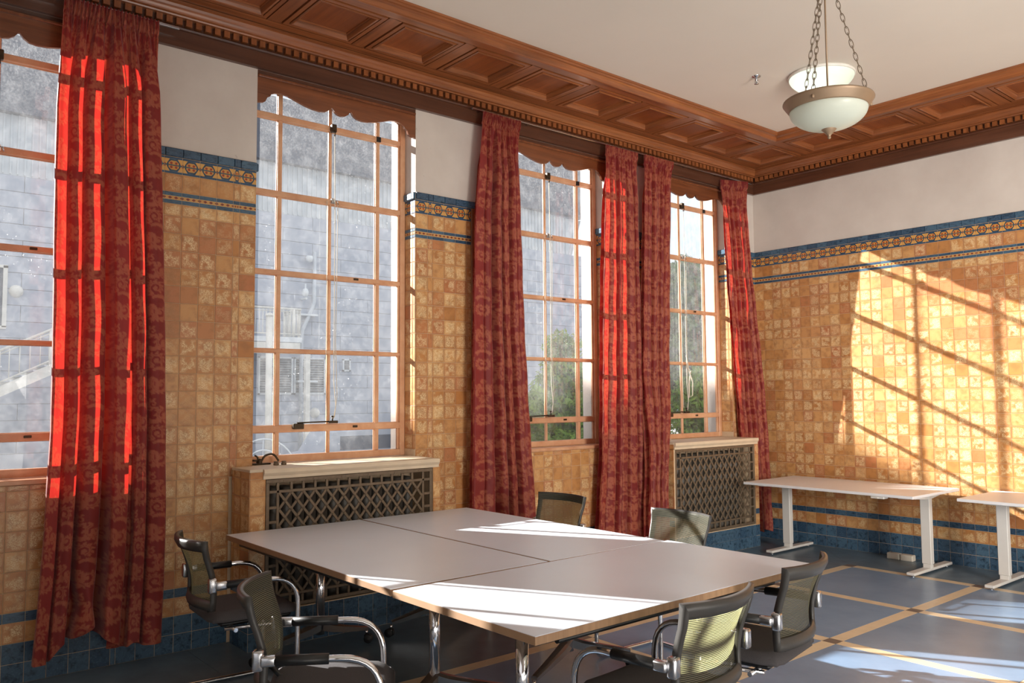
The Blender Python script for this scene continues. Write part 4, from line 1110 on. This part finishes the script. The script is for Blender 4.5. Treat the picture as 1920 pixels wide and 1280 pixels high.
    for a in((X0-.02,-5.9,4.0,X0+.06,-5.78,6.1),(X0-.02,-3.55,4.0,X0+.06,-3.42,6.1),(X0-.02,-5.9,3.95,X0+.06,-3.42,4.05),(X0-.02,-5.9,6.02,X0+.06,-3.42,6.12)): m.box(O(*a[:3]),O(*a[3:]))
    w=m.build('window_frame','white_paint',b); m=MB(); m.box(O(X0-.0,-5.78,4.05),O(X0+.02,-3.55,6.02)); m.build('pane','roof_dark',w)
    # outside stair and landing
    t=empty('outside_stair',(-25,2.5,-1.2)); tag(t,'white steel stair and landing with railings on the grey building','stair'); Q=lambda x,y,z:(x+25,y-2.5,z+1.2)
    m=MB(); m.box(Q(-26.8,.2,3.75),Q(-25.2,6.5,3.95)); m.build('landing','pale_metal',t)
    m=MB(); m.box(Q(-25.3,.2,3.28),Q(-25.15,6.4,3.72)); m.build('landing_edge_beam','white_paint',t)
    def rail(p,q,name,h=1.12,every=.14):
        p,q=Vector(p),Vector(q); L=(q-p).length; n=max(2,int(L/every)); m=MB(); up=Vector((0,0,h))
        m.tube([p+up,q+up],.045,8); m.tube([p+up*.9,q+up*.9],.022,6); m.tube([p+Vector((0,0,.12)),q+Vector((0,0,.12))],.03,6)
        r=m.build(name,'white_paint',t)
        bm_=MB().tube([(0,0,.12),(0,0,h)],.016,6).mesh('baluster',['white_paint'])
        for i in range(n+1): link('baluster',bm_,r,p+(q-p)*(i/n))
        pm_=MB().tube([(0,0,-.1),(0,0,h)],.05,8).mesh('rail_post',['white_paint'])
        for i in range(0,n+1,max(1,n//3)): link('rail_post',pm_,r,p+(q-p)*(i/n))
    rail(Q(-25.25,.2,3.95),Q(-25.25,6.45,3.95),'railing')
    rail(Q(-26.75,6.45,3.95),Q(-25.25,6.45,3.95),'railing')
    rail(Q(-24.1,-4.0,1.95),Q(-24.1,.2,4.1),'stair_railing',1.1,.3)
    rail(Q(-24.1,-8.0,1.95),Q(-24.1,-4.0,1.95),'railing',1.1,.3)
    m=MB(); v=[(-4.0,1.62),(-4.0,1.95),(.2,4.1),(.2,3.72)]; 
    for x in(-24.05,-25.6):
        k=len(m.v); m.v+=[Q(x-.05,y,z) for y,z in v]+[Q(x+.05,y,z) for y,z in v]
        for q in((0,1,2,3),(7,6,5,4),(0,4,5,1),(1,5,6,2),(2,6,7,3),(3,7,4,0)): m.face([k+i for i in q])
    m.box(Q(-25.6,-8,1.62),Q(-24.0,-4.0,1.9)); m.build('stringer','white_paint',t)
    me=MB().box((-.75,-.15,-.02),(.75,.15,.02)).mesh('tread',['galvanised'])
    for i in range(13): link('tread',me,t,Q(-24.82,-3.85+i*.31,1.98+i*.162))
    for y in(-4.1,.3,6.2): MB().box(Q(-24.2,y-.09,-1.2),Q(-24.02,y+.09,1.65 if y<0 else 3.3)).build('post','white_paint',t)
    # lamp pole and dish nearer the windows
    t=empty('pole',(-18,2.02,-1.2)); tag(t,'slim white pole standing in the yard behind the second window','pole'); MB().tube([(0,0,0),(0,0,5.2)],.10,10).build('shaft','white_paint',t); MB().cbox((-.2,-.2,0),(.2,.2,.06),.01).build('base_plate','galvanised',t); MB().lathe([(.12,5.2),(.12,5.26),(0,5.3)],10).build('cap','white_paint',t)
    t=empty('satellite_dish',(-16,1.05,-1.2)); tag(t,'pale round wire dish behind the lower left pane of the second window','satellite dish')
    m=MB(); M=Matrix.Translation((0,0,.85))@Matrix.Rotation(math.radians(68),4,'Y'); R=.78
    for r in(R,R*.66,R*.33): m.tube([M@Vector((r*math.cos(a),r*math.sin(a),.25*(r/R)**2)) for a in[2*math.pi*k/32 for k in range(32)]],.022,6,closed=True)
    for k in range(10):
        a=math.pi*2*k/10; m.tube([M@Vector((r*math.cos(a),r*math.sin(a),.25*(r/R)**2)) for r in(0,.25,.5,R)],.013,5)
    m.build('wire_bowl','pale_metal',t); MB().tube([(0,0,0),(0,0,.9)],.05,8).build('stand','galvanised',t)
    # parked van
    t=empty('van',(-18,4.5,-1.2)); tag(t,'grey van roof low in the second window','van')
    m=MB(); sec=[(-1.75,.35),(-1.75,1.0),(-1.15,1.12),(-.75,1.72),(1.7,1.80),(1.8,1.6),(1.8,.35)]
    m.loft([[(x,y,z) for y,z in sec] for x in(-.8,.8)]); n=len(sec); m.face(range(n)[::-1]); m.face(range(n,2*n)); m.build('body','cladding',t)
    m=MB(); 
    for x0,x1 in((.795,.81),): m.box((x0,-.55,1.18),(x1,1.5,1.6))
    m.build('side_window','roof_dark',t)
    for y in(-1.1,1.1):
        for x in(-.72,.72): MB().lathe([(0,-.1),(.2,-.1),(.34,-.08),(.34,.08),(.2,.1),(0,.1)],16,M=Matrix.Translation((x,y,.34))@Matrix.Rotation(math.pi/2,4,'Y')).build('wheel','rubber',t)
outside()

def tree(label,x,y,h,blobs,n,mat,seed,ls=.16):
    r=np.random.default_rng(seed); t=empty('tree',(x,y,-1.2)); tag(t,label,'tree','trees outside the last two windows')
    m=MB(); m.tube([(0,0,0),(.05,.04,h*.35),(-.04,.08,h*.65),(0,0,h*.92)],[.14,.11,.07,.02],8)
    for bx,by,bz,br in blobs: m.tube([(0,0,max(.3,bz-br*1.2)),(bx*.5,by*.5,bz-br*.3),(bx,by,bz)],[.05,.03,.012],5)
    m.build('trunk','bark',t)
    V=[];tot=sum(b[3]**2 for b in blobs)
    for bx,by,bz,br in blobs:
        k=int(n*br*br/tot); d=r.normal(size=(k,3)); d/=np.linalg.norm(d,axis=1)[:,None]
        rad=br*(.35+.65*r.random(k)**.5)*(1+.25*np.sin(d[:,0]*7+d[:,2]*9)); c=np.stack([bx+d[:,0]*rad,by+d[:,1]*rad,bz+d[:,2]*rad*.9],-1)
        a=r.normal(size=(k,3)); a/=np.linalg.norm(a,axis=1)[:,None]; b=np.cross(a,r.normal(size=(k,3))); b/=np.linalg.norm(b,axis=1)[:,None]
        L=(ls*(.6+.8*r.random(k)))[:,None]; w=L*.36
        V.append(np.stack([c-a*L*.5,c+b*w*.5,c+a*L*.5,c-b*w*.5],1))
    V=np.concatenate(V).reshape(-1,3).astype(np.float32); nq=len(V)//4
    me=bpy.data.meshes.new('foliage'); me.vertices.add(len(V)); me.vertices.foreach_set('co',V.ravel()); me.loops.add(nq*4); me.loops.foreach_set('vertex_index',np.arange(nq*4,dtype=np.int32)); me.polygons.add(nq); me.polygons.foreach_set('loop_start',np.arange(nq,dtype=np.int32)*4)
    me.materials.append(MAT[mat]); me.update(); o=link('foliage',me,t); o['kind']='stuff'
tree('bright green bushy tree outside the third window',-9,5.35,4.2,[(0,.1,3.9,.42),(.2,-.1,3.3,.5),(-.2,.35,3.2,.5),(0,-.45,2.55,.62),(.1,.3,2.4,.7),(0,-.2,1.7,.75),(0,.5,1.6,.7)],17000,'leaf',4)
tree('dark tree rising behind the window nearest the corner',-11,12.6,7.4,[(0,.2,6.6,.55),(.2,-.5,5.9,.8),(-.2,.7,5.7,.9),(0,-.8,4.7,1.0),(.1,.8,4.5,1.2),(0,0,3.6,1.3)],26000,'leaf_dark',9,.26)
tree('bright green shrub low in the window nearest the corner',-8,9.9,3.6,[(0,.1,3.2,.55),(.1,-.6,2.7,.7),(-.1,.7,2.7,.7),(0,-.3,1.9,.9),(0,.6,1.8,.9)],15000,'leaf',15)
